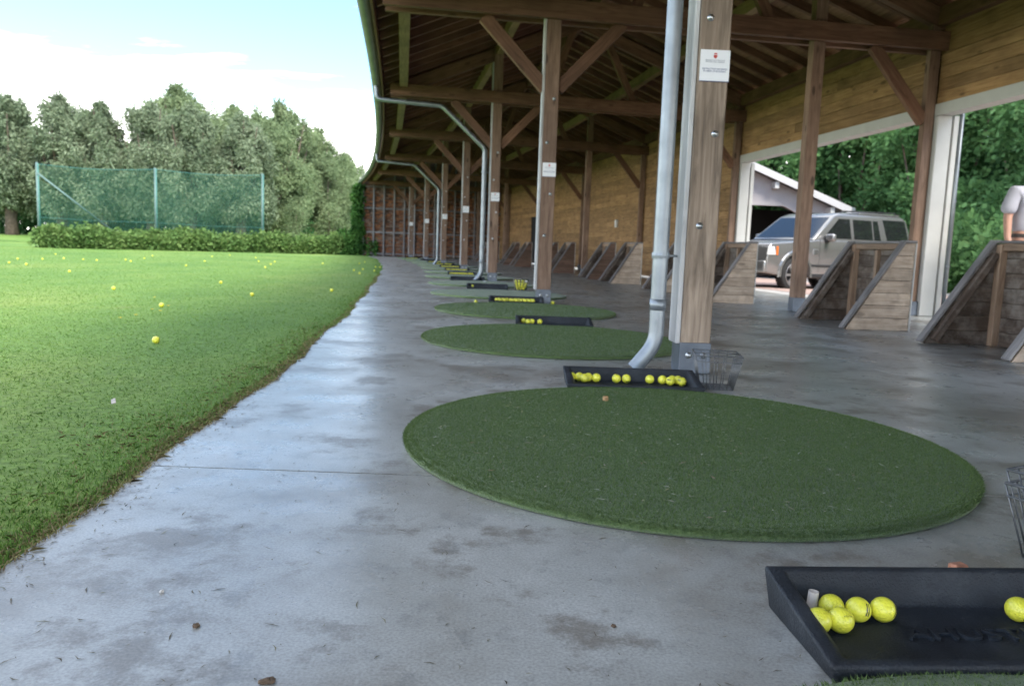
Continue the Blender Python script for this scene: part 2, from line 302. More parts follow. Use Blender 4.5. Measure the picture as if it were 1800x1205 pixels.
def mat_turf():
    mt, n, l, b = newmat('turf')
    tc = n.new('ShaderNodeTexCoord')
    f = n.new('ShaderNodeTexNoise'); f.inputs['Scale'].default_value = 150; f.inputs['Detail'].default_value = 4; f.inputs['Roughness'].default_value = 0.7; l.new(tc.outputs['Object'], f.inputs['Vector'])
    a = n.new('ShaderNodeTexNoise'); a.inputs['Scale'].default_value = 3; a.inputs['Detail'].default_value = 4; l.new(tc.outputs['Object'], a.inputs['Vector'])
    r = ramp(n, [(0.3, (0.050, 0.088, 0.025)), (0.5, (0.096, 0.150, 0.048)), (0.7, (0.140, 0.200, 0.074))]); l.new(f.outputs['Fac'], r.inputs[0])
    mr = n.new('ShaderNodeMapRange'); mr.inputs['From Min'].default_value = 0.3; mr.inputs['From Max'].default_value = 0.7; mr.inputs['To Min'].default_value = 0.82; mr.inputs['To Max'].default_value = 1.18; l.new(a.outputs['Fac'], mr.inputs['Value'])
    hs = n.new('ShaderNodeHueSaturation'); l.new(r.outputs[0], hs.inputs['Color']); l.new(mr.outputs[0], hs.inputs['Value'])
    w_ = n.new('ShaderNodeTexNoise'); w_.inputs['Scale'].default_value = 5.5; w_.inputs['Detail'].default_value = 7; w_.inputs['Roughness'].default_value = 0.7; l.new(tc.outputs['Object'], w_.inputs['Vector'])
    wr = n.new('ShaderNodeMapRange'); wr.inputs['From Min'].default_value = 0.56; wr.inputs['From Max'].default_value = 0.72; wr.inputs['To Max'].default_value = 0.55; l.new(w_.outputs['Fac'], wr.inputs['Value'])
    wm = n.new('ShaderNodeMixRGB'); wm.inputs['Color2'].default_value = (0.085, 0.085, 0.045, 1); l.new(wr.outputs[0], wm.inputs['Fac']); l.new(hs.outputs[0], wm.inputs['Color1']); l.new(wm.outputs[0], b.inputs['Base Color'])
    b.inputs['Roughness'].default_value = 0.75; b.inputs['Specular IOR Level'].default_value = 0.25; b.inputs['Sheen Weight'].default_value = 0.25; b.inputs['Sheen Roughness'].default_value = 0.5
    bp = n.new('ShaderNodeBump'); bp.inputs['Strength'].default_value = 0.9; bp.inputs['Distance'].default_value = 0.008; l.new(f.outputs['Fac'], bp.inputs['Height']); l.new(bp.outputs[0], b.inputs['Normal'])
mat_turf()
def mat_rubber():
    mt, n, l, b = newmat('tray_rubber')
    tc = n.new('ShaderNodeTexCoord')
    f = n.new('ShaderNodeTexNoise'); f.inputs['Scale'].default_value = 220; f.inputs['Detail'].default_value = 4; l.new(tc.outputs['Object'], f.inputs['Vector'])
    a = n.new('ShaderNodeTexNoise'); a.inputs['Scale'].default_value = 9; a.inputs['Detail'].default_value = 6; a.inputs['Roughness'].default_value = 0.7; l.new(tc.outputs['Object'], a.inputs['Vector'])
    r = ramp(n, [(0.35, (0.009, 0.011, 0.015)), (0.55, (0.016, 0.020, 0.026)), (0.72, (0.036, 0.041, 0.048))]); l.new(a.outputs['Fac'], r.inputs[0]); l.new(r.outputs[0], b.inputs['Base Color'])
    b.inputs['Roughness'].default_value = 0.62; b.inputs['Specular IOR Level'].default_value = 0.4
    bp = n.new('ShaderNodeBump'); bp.inputs['Strength'].default_value = 0.8; bp.inputs['Distance'].default_value = 0.003; l.new(f.outputs['Fac'], bp.inputs['Height']); l.new(bp.outputs[0], b.inputs['Normal'])
mat_rubber()
def mat_ball(name, marks, dimples, c=(0.74, 0.72, 0.06)):
    mt, n, l, b = newmat(name)
    tc = n.new('ShaderNodeTexCoord'); oi = n.new('ShaderNodeObjectInfo')
    rv = n.new('ShaderNodeMapRange'); rv.inputs['To Min'].default_value = 0.88; rv.inputs['To Max'].default_value = 1.06; l.new(oi.outputs['Random'], rv.inputs['Value'])
    nz = n.new('ShaderNodeTexNoise'); nz.inputs['Scale'].default_value = 60; nz.inputs['Detail'].default_value = 4; l.new(tc.outputs['Object'], nz.inputs['Vector'])
    r = ramp(n, [(0.3, [x * 0.86 for x in c]), (0.6, c)]); l.new(nz.outputs['Fac'], r.inputs[0])
    hs = n.new('ShaderNodeHueSaturation'); l.new(r.outputs[0], hs.inputs['Color']); l.new(rv.outputs[0], hs.inputs['Value']); last = hs.outputs[0]
    if marks:
        # two printed range stripes on one cheek and a printed code on the other
        s = n.new('ShaderNodeSeparateXYZ'); l.new(tc.outputs['Object'], s.inputs[0])
        def band(axis, lo, hi):
            g1 = n.new('ShaderNodeMath'); g1.operation = 'GREATER_THAN'; g1.inputs[1].default_value = lo; l.new(s.outputs[axis], g1.inputs[0])
            g2 = n.new('ShaderNodeMath'); g2.operation = 'LESS_THAN'; g2.inputs[1].default_value = hi; l.new(s.outputs[axis], g2.inputs[0])
            p = n.new('ShaderNodeMath'); p.operation = 'MULTIPLY'; l.new(g1.outputs[0], p.inputs[0]); l.new(g2.outputs[0], p.inputs[1]); return p
        def mul(a_, b_):
            p = n.new('ShaderNodeMath'); p.operation = 'MULTIPLY'; l.new(a_.outputs[0], p.inputs[0]); l.new(b_.outputs[0], p.inputs[1]); return p
        def mxm(a_, b_):
            p = n.new('ShaderNodeMath'); p.operation = 'MAXIMUM'; l.new(a_.outputs[0], p.inputs[0]); l.new(b_.outputs[0], p.inputs[1]); return p
        two = mxm(band('X', -0.0035, -0.0010), band('X', 0.0010, 0.0035))
        stripes = mul(mul(two, band('Z', -0.0105, 0.0105)), band('Y', -1.0, 0.0))
        st = n.new('ShaderNodeTexNoise'); st.inputs['Scale'].default_value = 1400; l.new(tc.outputs['Object'], st.inputs['Vector'])
        gt = n.new('ShaderNodeMath'); gt.operation = 'GREATER_THAN'; gt.inputs[1].default_value = 0.52; l.new(st.outputs['Fac'], gt.inputs[0])
        code = mul(mul(mul(band('Z', -0.0015, 0.0015), band('X', -0.010, 0.010)), band('Y', 0.0, 1.0)), gt)
        allm = mxm(stripes, code)
        mx = n.new('ShaderNodeMixRGB'); mx.inputs['Color2'].default_value = (0.012, 0.012, 0.014, 1); l.new(allm.outputs[0], mx.inputs['Fac']); l.new(last, mx.inputs['Color1']); last = mx.outputs[0]
    l.new(last, b.inputs['Base Color']); b.inputs['Roughness'].default_value = 0.32
    b.inputs['Coat Weight'].default_value = 0.3; b.inputs['Coat Roughness'].default_value = 0.15
    if dimples:
        v = n.new('ShaderNodeTexVoronoi'); v.inputs['Scale'].default_value = 230; v.inputs['Randomness'].default_value = 0.35; l.new(tc.outputs['Object'], v.inputs['Vector'])
        mr = n.new('ShaderNodeMapRange'); mr.interpolation_type = 'SMOOTHSTEP'; mr.inputs['From Min'].default_value = 0.15; mr.inputs['From Max'].default_value = 0.5; l.new(v.outputs['Distance'], mr.inputs['Value'])
        bp = n.new('ShaderNodeBump'); bp.inputs['Strength'].default_value = 0.7; bp.inputs['Distance'].default_value = 0.0009; l.new(mr.outputs[0], bp.inputs['Height']); l.new(bp.outputs[0], b.inputs['Normal'])
mat_ball('ball_near', True, True); mat_ball('ball_far', False, False); mat_ball('ball_white', False, False, (0.78, 0.78, 0.76))
def mat_infill():
    mt, n, l, b = newmat('brick_infill')
    ge = n.new('ShaderNodeNewGeometry')
    r = ramp(n, [(0.0, (0.09, 0.045, 0.03)), (0.3, (0.22, 0.09, 0.045)), (0.55, (0.33, 0.13, 0.055)), (0.75, (0.24, 0.17, 0.13)), (1.0, (0.13, 0.08, 0.06))])
    l.new(ge.outputs['Random Per Island'], r.inputs[0]); l.new(r.outputs[0], b.inputs['Base Color']); b.inputs['Roughness'].default_value = 0.95
mat_infill()
def mat_paving():
    mt, n, l, b = newmat('paving')
    tc = n.new('ShaderNodeTexCoord'); br = n.new('ShaderNodeTexBrick'); br.inputs['Scale'].default_value = 5.0
    br.inputs['Color1'].default_value = (0.40, 0.27, 0.22, 1); br.inputs['Color2'].default_value = (0.48, 0.34, 0.29, 1); br.inputs['Mortar'].default_value = (0.30, 0.27, 0.24, 1); br.inputs['Mortar Size'].default_value = 0.012
    l.new(tc.outputs['Object'], br.inputs['Vector']); l.new(br.outputs['Color'], b.inputs['Base Color']); b.inputs['Roughness'].default_value = 0.85
mat_paving()
plain('pale_paving', (0.46, 0.44, 0.41), rough=0.8, var=0.1, nscale=4)
def mat_net():
    mt, n, l, b = newmat('net_mesh')
    b.inputs['Base Color'].default_value = (0.03, 0.115, 0.07, 1); b.inputs['Roughness'].default_value = 0.8
    t = n.new('ShaderNodeBsdfTransparent'); mx = n.new('ShaderNodeMixShader')
    tc = n.new('ShaderNodeTexCoord'); nz = n.new('ShaderNodeTexNoise'); nz.inputs['Scale'].default_value = 0.5; l.new(tc.outputs['Object'], nz.inputs['Vector'])
    mr = n.new('ShaderNodeMapRange'); mr.inputs['From Min'].default_value = 0.3; mr.inputs['From Max'].default_value = 0.7; mr.inputs['To Min'].default_value = 0.24; mr.inputs['To Max'].default_value = 0.38; l.new(nz.outputs['Fac'], mr.inputs['Value'])
    l.new(mr.outputs[0], mx.inputs[0]); l.new(t.outputs[0], mx.inputs[1]); l.new(b.outputs[0], mx.inputs[2]); l.new(mx.outputs[0], n['Material Output'].inputs['Surface'])
mat_net()

# ------------------------------------------------------------------ object helpers
WM = {}
def place(o, parent=None, M=None):
    C.objects.link(o)
    if M is not None: o.matrix_basis = M
    WM[o.name] = o.matrix_basis.copy()
    if parent is not None:
        o.parent = parent; o.matrix_parent_inverse = WM[parent.name].inverted()
    return o
def tag(o, label=None, cat=None, group=None, kind=None):
    if label: o['label'] = label
    if cat: o['category'] = cat
    if group: o['group'] = group
    if kind: o['kind'] = kind
    return o
def thing(name, loc, rz=0.0, label=None, cat=None, group=None):
    o = bpy.data.objects.new(name, None); o.empty_display_size = 0.1
    place(o, None, Matrix.Translation(loc) @ Matrix.Rotation(rz, 4, 'Z'))
    return tag(o, label, cat, group)
def dup(o, M=None, parent=None):
    """copy a thing with its parts and sub-parts"""
    c = o.copy(); C.objects.link(c)
    if parent is None:
        c.parent = None
        if M is not None: c.matrix_basis = M
    else:
        c.parent = parent
    for ch in list(o.children): dup(ch, None, c)
    return c
class MB:
    def __init__(s): s.v = []; s.f = []
    def add(s, vs, fs):
        k = len(s.v); s.v += [tuple(x) for x in vs]; s.f += [tuple(i + k for i in f) for f in fs]; return s
    def box(s, c, d, rz=0.0, M=None):
        hx, hy, hz = d[0] / 2, d[1] / 2, d[2] / 2
        vs = [Vector((x, y, z)) for z in (-hz, hz) for y in (-hy, hy) for x in (-hx, hx)]
        T = M if M is not None else Matrix.Translation(c) @ Matrix.Rotation(rz, 4, 'Z')
        return s.add([T @ v for v in vs], [(0, 2, 3, 1), (4, 5, 7, 6), (0, 1, 5, 4), (2, 6, 7, 3), (0, 4, 6, 2), (1, 3, 7, 5)])
    def tube(s, pts, r, seg=8, cap=True, closed=False):
        pts = [Vector(p) for p in pts]; n = len(pts)
        rad = r if isinstance(r, (list, tuple)) else [r] * n
        ref = None; base = len(s.v)
        for i, p in enumerate(pts):
            if closed: t = pts[(i + 1) % n] - pts[i - 1]
            else: t = pts[min(i + 1, n - 1)] - pts[max(i - 1, 0)]
            t.normalize()
            if ref is None: ref = Vector((0, 0, 1)) if abs(t.z) < 0.9 else Vector((1, 0, 0))
            x = (ref - t * ref.dot(t)).normalized(); y = t.cross(x); ref = x
            for k in range(seg):
                a = 2 * math.pi * k / seg
                s.v.append(tuple(p + (x * math.cos(a) + y * math.sin(a)) * rad[i]))
        for i in range(n if closed else n - 1):
            for k in range(seg):
                a0 = base + i * seg + k; a1 = base + i * seg + (k + 1) % seg; j = (i + 1) % n
                s.f.append((a0, a1, base + j * seg + (k + 1) % seg, base + j * seg + k))
        if cap and not closed:
            s.f.append(tuple(base + k for k in range(seg))[::-1]); s.f.append(tuple(base + (n - 1) * seg + k for k in range(seg)))
        return s
    def prism(s, poly, a, b, axis='Y'):
        """polygon (u,v) extruded from a to b along axis; u,v are the other two axes in order"""
        n = len(poly)
        def P(u, v, w): return {'X': (w, u, v), 'Y': (u, w, v), 'Z': (u, v, w)}[axis]
        vs = [P(u, v, a) for u, v in poly] + [P(u, v, b) for u, v in poly]
        return s.add(vs, [tuple(range(n))[::-1], tuple(range(n, 2 * n))] + [(i, (i + 1) % n, n + (i + 1) % n, n + i) for i in range(n)])
    def lathe(s, prof, seg=24, M=Matrix()):
        base = len(s.v); n = len(prof)
        for k in range(seg):
            a = 2 * math.pi * k / seg
            for r_, z in prof: s.v.append(tuple(M @ Vector((r_ * math.cos(a), r_ * math.sin(a), z))))
        for k in range(seg):
            for i in range(n - 1):
                s.f.append((base + k * n + i, base + ((k + 1) % seg) * n + i, base + ((k + 1) % seg) * n + i + 1, base + k * n + i + 1))
        return s
    def mesh(s, name, bevel=0.0, seg=1, smooth=False):
        me = bpy.data.meshes.new(name); me.from_pydata(s.v, [], s.f)
        bm = bmesh.new(); bm.from_mesh(me); bmesh.ops.recalc_face_normals(bm, faces=bm.faces)
        if bevel:
            ed = [e for e in bm.edges if len(e.link_faces) == 2 and e.calc_face_angle(0) > 0.35]
            bmesh.ops.bevel(bm, geom=ed, offset=bevel, segments=seg, profile=0.5, affect='EDGES')
        bm.to_mesh(me); bm.free()
        if smooth: me.polygons.foreach_set('use_smooth', [True] * len(me.polygons))
        return me
    def build(s, name, mat, parent=None, M=None, bevel=0.0, seg=1, smooth=False):
        me = s.mesh(name, bevel, seg, smooth); me.materials.append(MATS[mat])
        return place(bpy.data.objects.new(name, me), parent, M)
CACHE = {}
def boxmesh(L, w, h, mat, bevel):
    key = (round(L, 2), round(w, 3), round(h, 3), mat)
    if key not in CACHE:
        me = MB().box((0, 0, 0), (key[0], key[1], key[2])).mesh('timber', bevel); me.materials.append(MATS[mat]); CACHE[key] = me
    return CACHE[key]
def frame(p0, p1, up=(0, 0, 1)):
    p0, p1 = Vector(p0), Vector(p1); x = (p1 - p0).normalized(); u = Vector(up)
    if abs(x.dot(u)) > 0.98: u = Vector((0, 1, 0))
    y = u.cross(x).normalized(); z = x.cross(y)
    Mx = Matrix((x, y, z)).transposed().to_4x4(); Mx.translation = (p0 + p1) / 2
    return Mx
def timber(name, p0, p1, w, h, mat, parent, up=(0, 0, 1), bevel=0.004):
    """a squared timber from p0 to p1; w across, h along 'up'"""
    L = (Vector(p1) - Vector(p0)).length
    return place(bpy.data.objects.new(name, boxmesh(L, w, h, mat, bevel)), parent, frame(p0, p1, up))
def npmesh(name, V, F, mat, k=4):
    """fast mesh from numpy arrays, faces of k corners"""
    me = bpy.data.meshes.new(name)
    me.vertices.add(len(V)); me.vertices.foreach_set('co', np.ascontiguousarray(V, dtype=np.float32).ravel())
    nf = len(F); me.loops.add(nf * k); me.loops.foreach_set('vertex_index', np.ascontiguousarray(F, dtype=np.int32).ravel())
    me.polygons.add(nf); me.polygons.foreach_set('loop_start', np.arange(0, nf * k, k, dtype=np.int32))
    me.update(calc_edges=True); me.materials.append(MATS[mat])
    return me
def textmesh(name, body, size, extrude, mat, align='CENTER', shear=0.0):
    cu_ = bpy.data.curves.new(name, 'FONT'); cu_.body = body; cu_.size = size; cu_.extrude = extrude; cu_.align_x = align; cu_.align_y = 'CENTER'; cu_.shear = shear; cu_.resolution_u = 2
    t = bpy.data.objects.new(name, cu_); C.objects.link(t)
    dg = bpy.context.evaluated_depsgraph_get(); me = bpy.data.meshes.new_from_object(t.evaluated_get(dg))
    bpy.data.objects.remove(t); bpy.data.curves.remove(cu_)
    me.materials.clear(); me.materials.append(MATS[mat]); me.name = name
    return me

# ------------------------------------------------------------------ the shelter's curved plan
_ps = np.array([(2.10, -5.7), (1.56, -0.75), (0.97, 4.2), (0.31, 9.1), (-0.38, 14.3), (-1.26, 19.55), (-2.27, 24.9), (-3.45, 30.3), (-4.72, 35.5)])
_cf = np.polyfit(_ps[:, 1], _ps[:, 0], 3)
TR = [-5.7, -0.75, 4.2, 9.1, 14.3, 19.55, 24.9, 30.3, 35.5]
END_S = 37.3
def PX(s): return float(np.polyval(_cf, s))
def NV(s):
    a = 0.03 + 0.0035 * s; q = math.hypot(1, a); return Vector((1 / q, a / q, 0))
def W(s, o, z=0.0):
    n = NV(s); return Vector((PX(s) + o * n.x, s + o * n.y, z))
def WANG(s): n = NV(s); return math.atan2(n.y, n.x)
_edge = np.array([(-14, -0.3), (-8, -0.62), (-2, -0.84), (1.0, -0.93), (2.08, -0.97), (3.05, -1.06), (4.63, -1.2), (7.6, -1.55), (13.8, -2.42), (20.35, -3.42), (30.8, -5.4), (37.5, -7.1)])
def EX(y): return float(np.interp(y, _edge[:, 0], _edge[:, 1])) + 0.02 * math.sin(y * 2.1) + 0.008 * math.sin(y * 7.7)

# ------------------------------------------------------------------ ground, lawn, floor
g = MB().add([(-700, -500, -0.5), (700, -500, -0.5), (700, 1000, -0.5), (-700, 1000, -0.5)], [(0, 1, 2, 3)]).build('ground', 'soil'); tag(g, kind='structure')
def lawn_z(x, y):
    d = max(0.0, min(1.0, (math.hypot(x, y) - 38) / 26)); return 0.004 + 0.30 * d * d * (3 - 2 * d)
ys = list(np.arange(-14, 37.5, 0.12)) + [37.5]
ds = [0, 0.06, 0.3, 1, 2.5, 5, 9, 14, 22, 34, 60, 110, 200]
V, F = [], []
for y in ys:
    for d in ds:
        x = EX(y) - d
        z = lawn_z(x, y) + (0.0 if d == 0.06 else 0.005)
        V.append((x, y, z if d else -0.012))
for i in range(len(ys) - 1):
    for j in range(len(ds) - 1):
        a = i * len(ds) + j; F.append((a, a + len(ds), a + len(ds) + 1, a + 1))
# far field behind the shelter's end and the hedge
k = len(V); xs2 = [-210, -120, -70, -45, -30, -20, -12, -7.1, -2, 8, 30, 80]; ys2 = [37.5, 42, 48, 56, 66, 90, 140, 260, 480]
for y in ys2:
    for x in xs2: V.append((x, y, lawn_z(x, y) + 0.016))
for i in range(len(ys2) - 1):
    for j in range(len(xs2) - 1):
        a = k + i * len(xs2) + j; F.append((a, a + 1, a + len(xs2) + 1, a + len(xs2)))
lawn_ob = MB(); lawn_ob.v = V; lawn_ob.f = F
lo = lawn_ob.build('lawn', 'lawn', smooth=True); tag(lo, kind='structure')

JS = [-13.5, 2.1, 17.62, 37.6]
fl = MB()
yy = list(np.arange(-13.5, 37.6, 0.5)) + [37.6]
vs = []
for y in yy: vs += [(EX(y) + 0.02, y, -0.02), (W(y, 5.0).x, y, -0.02)]
fl.add(vs, [(2 * i, 2 * i + 1, 2 * i + 3, 2 * i + 2) for i in range(len(yy) - 1)])
floor = fl.build('concrete_floor', 'brick_base'); tag(floor, kind='structure')
for a, b_ in zip(JS[:-1], JS[1:]):
    for side in (0, 1):
        st = np.linspace(a + 0.004, b_ - 0.004, 60); sl = MB(); vs = []
        for y in st:
            if side == 0: x0, x1 = EX(y), W(y, 1.22).x - 0.002
            else: x0, x1 = W(y, 1.22).x + 0.002, W(y, 5.0).x
            vs += [(x0, y, -0.10), (x0, y, 0.0), (x1, y, 0.0), (x1, y, -0.10)]
        nn = len(st)
        fs = []
        for i in range(nn - 1):
            for q in range(3): fs.append((4 * i + q, 4 * i + q + 1, 4 * i + q + 5, 4 * i + q + 4))
        fs += [(0, 1, 2, 3), (4 * nn - 1, 4 * nn - 2, 4 * nn - 3, 4 * nn - 4)]
        sl.add(vs, fs); sl.build('slab', 'concrete', floor)

# outside, behind the shelter: brick drive and pale yard
def drive_z(o): return -0.03 - 0.12 * min(1, max(0, (o - 5) / 9))
def strip(name, o0, o1, s0, s1, mat, dz=0.0, n=8):
    mb = MB(); oo = np.linspace(o0, o1, n); ss = np.linspace(s0, s1, 12); vs = []
    for s in ss:
        for o in oo: p = W(s, o); vs.append((p.x, p.y, drive_z(o) + dz))
    fs = [(i * n + j, i * n + j + 1, (i + 1) * n + j + 1, (i + 1) * n + j) for i in range(11) for j in range(n - 1)]
    return tag(mb.add(vs, fs).build(name, mat), kind='structure')
strip('yard', 5.0, 34, -20, 60, 'pale_paving')
strip('brick_drive', 5.9, 11.0, -18, 50, 'paving', 0.006)
vb = MB(); vs = [(8.5, 15.5), (10.6, 18.2), (11.2, 20.5), (13, 24), (20, 30), (40, 30), (40, -12), (10, -12), (8.2, 3)]
vb.add([(x, y, -0.125) for x, y in vs], [tuple(range(len(vs)))]); tag(vb.build('verge', 'lawn'), kind='structure')

# ------------------------------------------------------------------ the shelter
shelter = thing('driving_range_shelter', W(9.1, 1.5), 0, 'long curved timber shelter with open front over the driving range bays', 'building')
def roof_u(o):   # underside of the rafters
    return 3.37 + 0.40 * (o + 1.95) if o <= 1.45 else 3.37 + 0.40 * 3.4 - 0.40 * (o - 1.45)
def tie_z(o): return 3.15 - 0.026 * o
RID = 1.45
for s in TR:
    ang = WANG(s); n = NV(s); t = Vector((-n.y, n.x, 0))
    # front post, its steel shoe and bolts
    b0 = W(s, 0, 0.0)
    pm = 'post_wood_grey' if s == 4.2 else 'post_wood'
    post = timber('front_post', W(s, 0, 0.15), W(s, 0, roof_u(0)), 0.16, 0.16, pm, shelter, up=(n.x, n.y, 0), bevel=0.006)
    if s > -1:
        MB().box((0, 0, 0.085), (0.168, 0.168, 0.165)).build('post_shoe', 'shoe_steel', post, Matrix.Translation(b0) @ Matrix.Rotation(ang, 4, 'Z'), bevel=0.003)
        for dx_, z in ((-0.035, 0.10), (0.045, 0.10), (-0.02, 0.78), (0.03, 1.25), (-0.03, 1.82), (0.03, 2.3)):
            p = b0 + n * dx_ - t * (0.085 if z < 0.2 else 0.081)
            Mx = Matrix.Translation((p.x, p.y, z)) @ Matrix.Rotation(ang, 4, 'Z') @ Matrix.Rotation(R(90), 4, 'X')
            MB().lathe([(0, 0.012), (0.007, 0.011), (0.011, 0.006), (0.012, 0.002), (0.018, 0.002), (0.018, 0.0)], 12, Mx).build('bolt', 'bolt_steel', post, smooth=True)
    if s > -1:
        timber('pale_side_board', W(s, -0.095, 0.16), W(s, -0.095, roof_u(0) - 0.3), 0.15, 0.026, 'pale_wood', post, up=(n.x, n.y, 0), bevel=0.004)  # pale board laid over the post's lawn-facing side
    # clasping tie beams on both faces of the posts
    for sd_ in (-1, 1):
        q = t * (sd_ * 0.115)
        timber('tie_beam', W(s, -1.88, tie_z(-1.88) + 0.10) + q, W(s, 4.6, tie_z(4.6) + 0.10) + q, 0.065, 0.20, 'beam_wood', shelter)
    # principal rafters
    timber('principal_rafter', W(s, -1.75, roof_u(-1.75) - 0.13), W(s, RID, roof_u(RID) - 0.13), 0.10, 0.20, 'beam_wood', shelter)
    timber('principal_rafter', W(s, RID, roof_u(RID) - 0.13), W(s, 4.65, roof_u(4.65) - 0.13), 0.10, 0.20, 'beam_wood', shelter)
    # knee braces at the front post, struts in the roof
    for sg in (-1, 1):
        timber('knee_brace', W(s, sg * 0.07, 2.42), W(s, sg * 0.78, 3.16), 0.09, 0.14, 'beam_wood', shelter)
    timber('roof_strut', W(s, 2.45, 3.28), W(s, 1.9, roof_u(1.9) - 0.2), 0.09, 0.12, 'beam_wood', shelter)
    timber('roof_strut', W(s, 0.9, 3.30), W(s, 1.3, roof_u(1.3) - 0.2), 0.09, 0.12, 'beam_wood', shelter)
    # middle post
    if s > 5:
        mp_ = timber('middle_post', W(s, 3.03, 0.15), W(s, 3.03, roof_u(3.03) - 0.2), 0.14, 0.14, 'post_wood', shelter, up=(n.x, n.y, 0), bevel=0.005)
        MB().box((0, 0, 0.085), (0.146, 0.146, 0.165)).build('post_shoe', 'shoe_steel', mp_, Matrix.Translation(W(s, 3.03)) @ Matrix.Rotation(ang, 4, 'Z'), bevel=0.003)
    # back post and brace
    bp_ = timber('back_post', W(s, 4.41, 0.15), W(s, 4.41, roof_u(4.41) - 0.05), 0.095, 0.12, 'post_wood', shelter, up=(n.x, n.y, 0), bevel=0.005)
    MB().box((0, 0, 0.085), (0.146, 0.146, 0.165)).build('post_shoe', 'shoe_steel', bp_, Matrix.Translation(W(s, 4.41)) @ Matrix.Rotation(ang, 4, 'Z'), bevel=0.003)
    timber('knee_brace', W(s, 4.36, 2.25), W(s, 3.68, 3.08), 0.08, 0.13, 'beam_wood', shelter)
# longitudinal plates and purlins
ALL = TR + [END_S]
for a, b_ in zip(ALL[:-1], ALL[1:]):
    for o, w_, h_, mt_ in ((-1.66, 0.14, 0.15, 'purlin_wood'), (0.0, 0.12, 0.18, 'purlin_wood'), (RID, 0.10, 0.2, 'beam_wood'), (3.03, 0.12, 0.18, 'purlin_wood'), (4.47, 0.14, 0.2, 'beam_wood')):
        timber('purlin', W(a, o, roof_u(o) - h_ / 2), W(b_, o, roof_u(o) - h_ / 2), w_, h_, mt_, shelter)
    # short longitudinal wind braces from the front post to the purlin
    if a > 0 and a < 30:
        timber('wind_brace', W(a, 0, 3.3), W(a + 0.75, 0, roof_u(0) - 0.2), 0.08, 0.12, 'purlin_wood', shelter)
# rafters
for s in np.arange(-0.9, END_S, 0.5):
    s = float(s)
    timber('rafter', W(s, -2.0, roof_u(-2.0) + 0.06), W(s, RID, roof_u(RID) + 0.06), 0.06, 0.12, 'rafter_wood', shelter, bevel=0)
    timber('rafter', W(s, RID, roof_u(RID) + 0.06), W(s, 5.15, roof_u(5.15) + 0.06), 0.06, 0.12, 'rafter_wood', shelter, bevel=0)
# roof boarding on the rafters, one board after another
NBL, NBR = 17, 18
for a, b_ in zip(ALL[1:-1], ALL[2:]):
    for nb, oa, ob in ((NBL, -2.0, RID), (NBR, RID, 5.15)):
        for i in range(nb):
            o = oa + (ob - oa) * (i + 0.5) / nb; wd = abs(ob - oa) / nb * 1.077 - 0.006
            sl = 0.40 if o < RID else -0.40
            nup = Vector((-sl, 0, 1)).normalized()
            timber('roof_board', W(a, o, roof_u(o) + 0.132), W(b_, o, roof_u(o) + 0.132), wd, 0.02, 'board_wood', shelter, up=nup, bevel=0)
# the covering above the boards
rc = MB(); ss = list(np.arange(-8, END_S, 1.0)) + [END_S]; vs = []
for s in ss:
    for o, dz in ((-2.06, 0.16), (RID, 0.16), (5.25, 0.16), (5.25, 0.22), (RID, 0.22), (-2.06, 0.22)): vs.append(W(s, o, roof_u(o) + dz))
fs = [(i * 6 + j, i * 6 + (j + 1) % 6, (i + 1) * 6 + (j + 1) % 6, (i + 1) * 6 + j) for i in range(len(ss) - 1) for j in range(6)]
fs += [tuple(range(6)), tuple(range((len(ss) - 1) * 6, len(ss) * 6))]
rc.add(vs, fs).build('roof_covering', 'roof_dark', shelter)
# fascia board and half-round gutter along the curved eave
fa = MB(); vs = []; ss = list(np.arange(-6, END_S, 0.4)) + [END_S]
for s in ss:
    for o, z in ((-2.02, 3.30), (-2.02, 3.50), (-2.05, 3.50), (-2.05, 3.30)): vs.append(W(s, o, z))
fa.add(vs, [(i * 4 + j, i * 4 + (j + 1) % 4, (i + 1) * 4 + (j + 1) % 4, (i + 1) * 4 + j) for i in range(len(ss) - 1) for j in range(4)]).build('fascia', 'rafter_wood', shelter)
gt = MB(); vs = []; K = 9
for s in ss:
    for k in range(K):
        a = math.pi * k / (K - 1); vs.append(W(s, -2.14 + 0.085 * math.cos(a), 3.43 - 0.085 * math.sin(a)))
    for k in range(K):
        a = math.pi * (K - 1 - k) / (K - 1); vs.append(W(s, -2.14 + 0.079 * math.cos(a), 3.43 - 0.079 * math.sin(a)))
K2 = 2 * K
fs = [(i * K2 + j, i * K2 + (j + 1) % K2, (i + 1) * K2 + (j + 1) % K2, (i + 1) * K2 + j) for i in range(len(ss) - 1) for j in range(K2)]
fs += [tuple(range(K2)), tuple(range((len(ss) - 1) * K2, len(ss) * K2))]
gutter = gt.add(vs, fs).build('gutter', 'gutter_zinc', shelter, smooth=True)
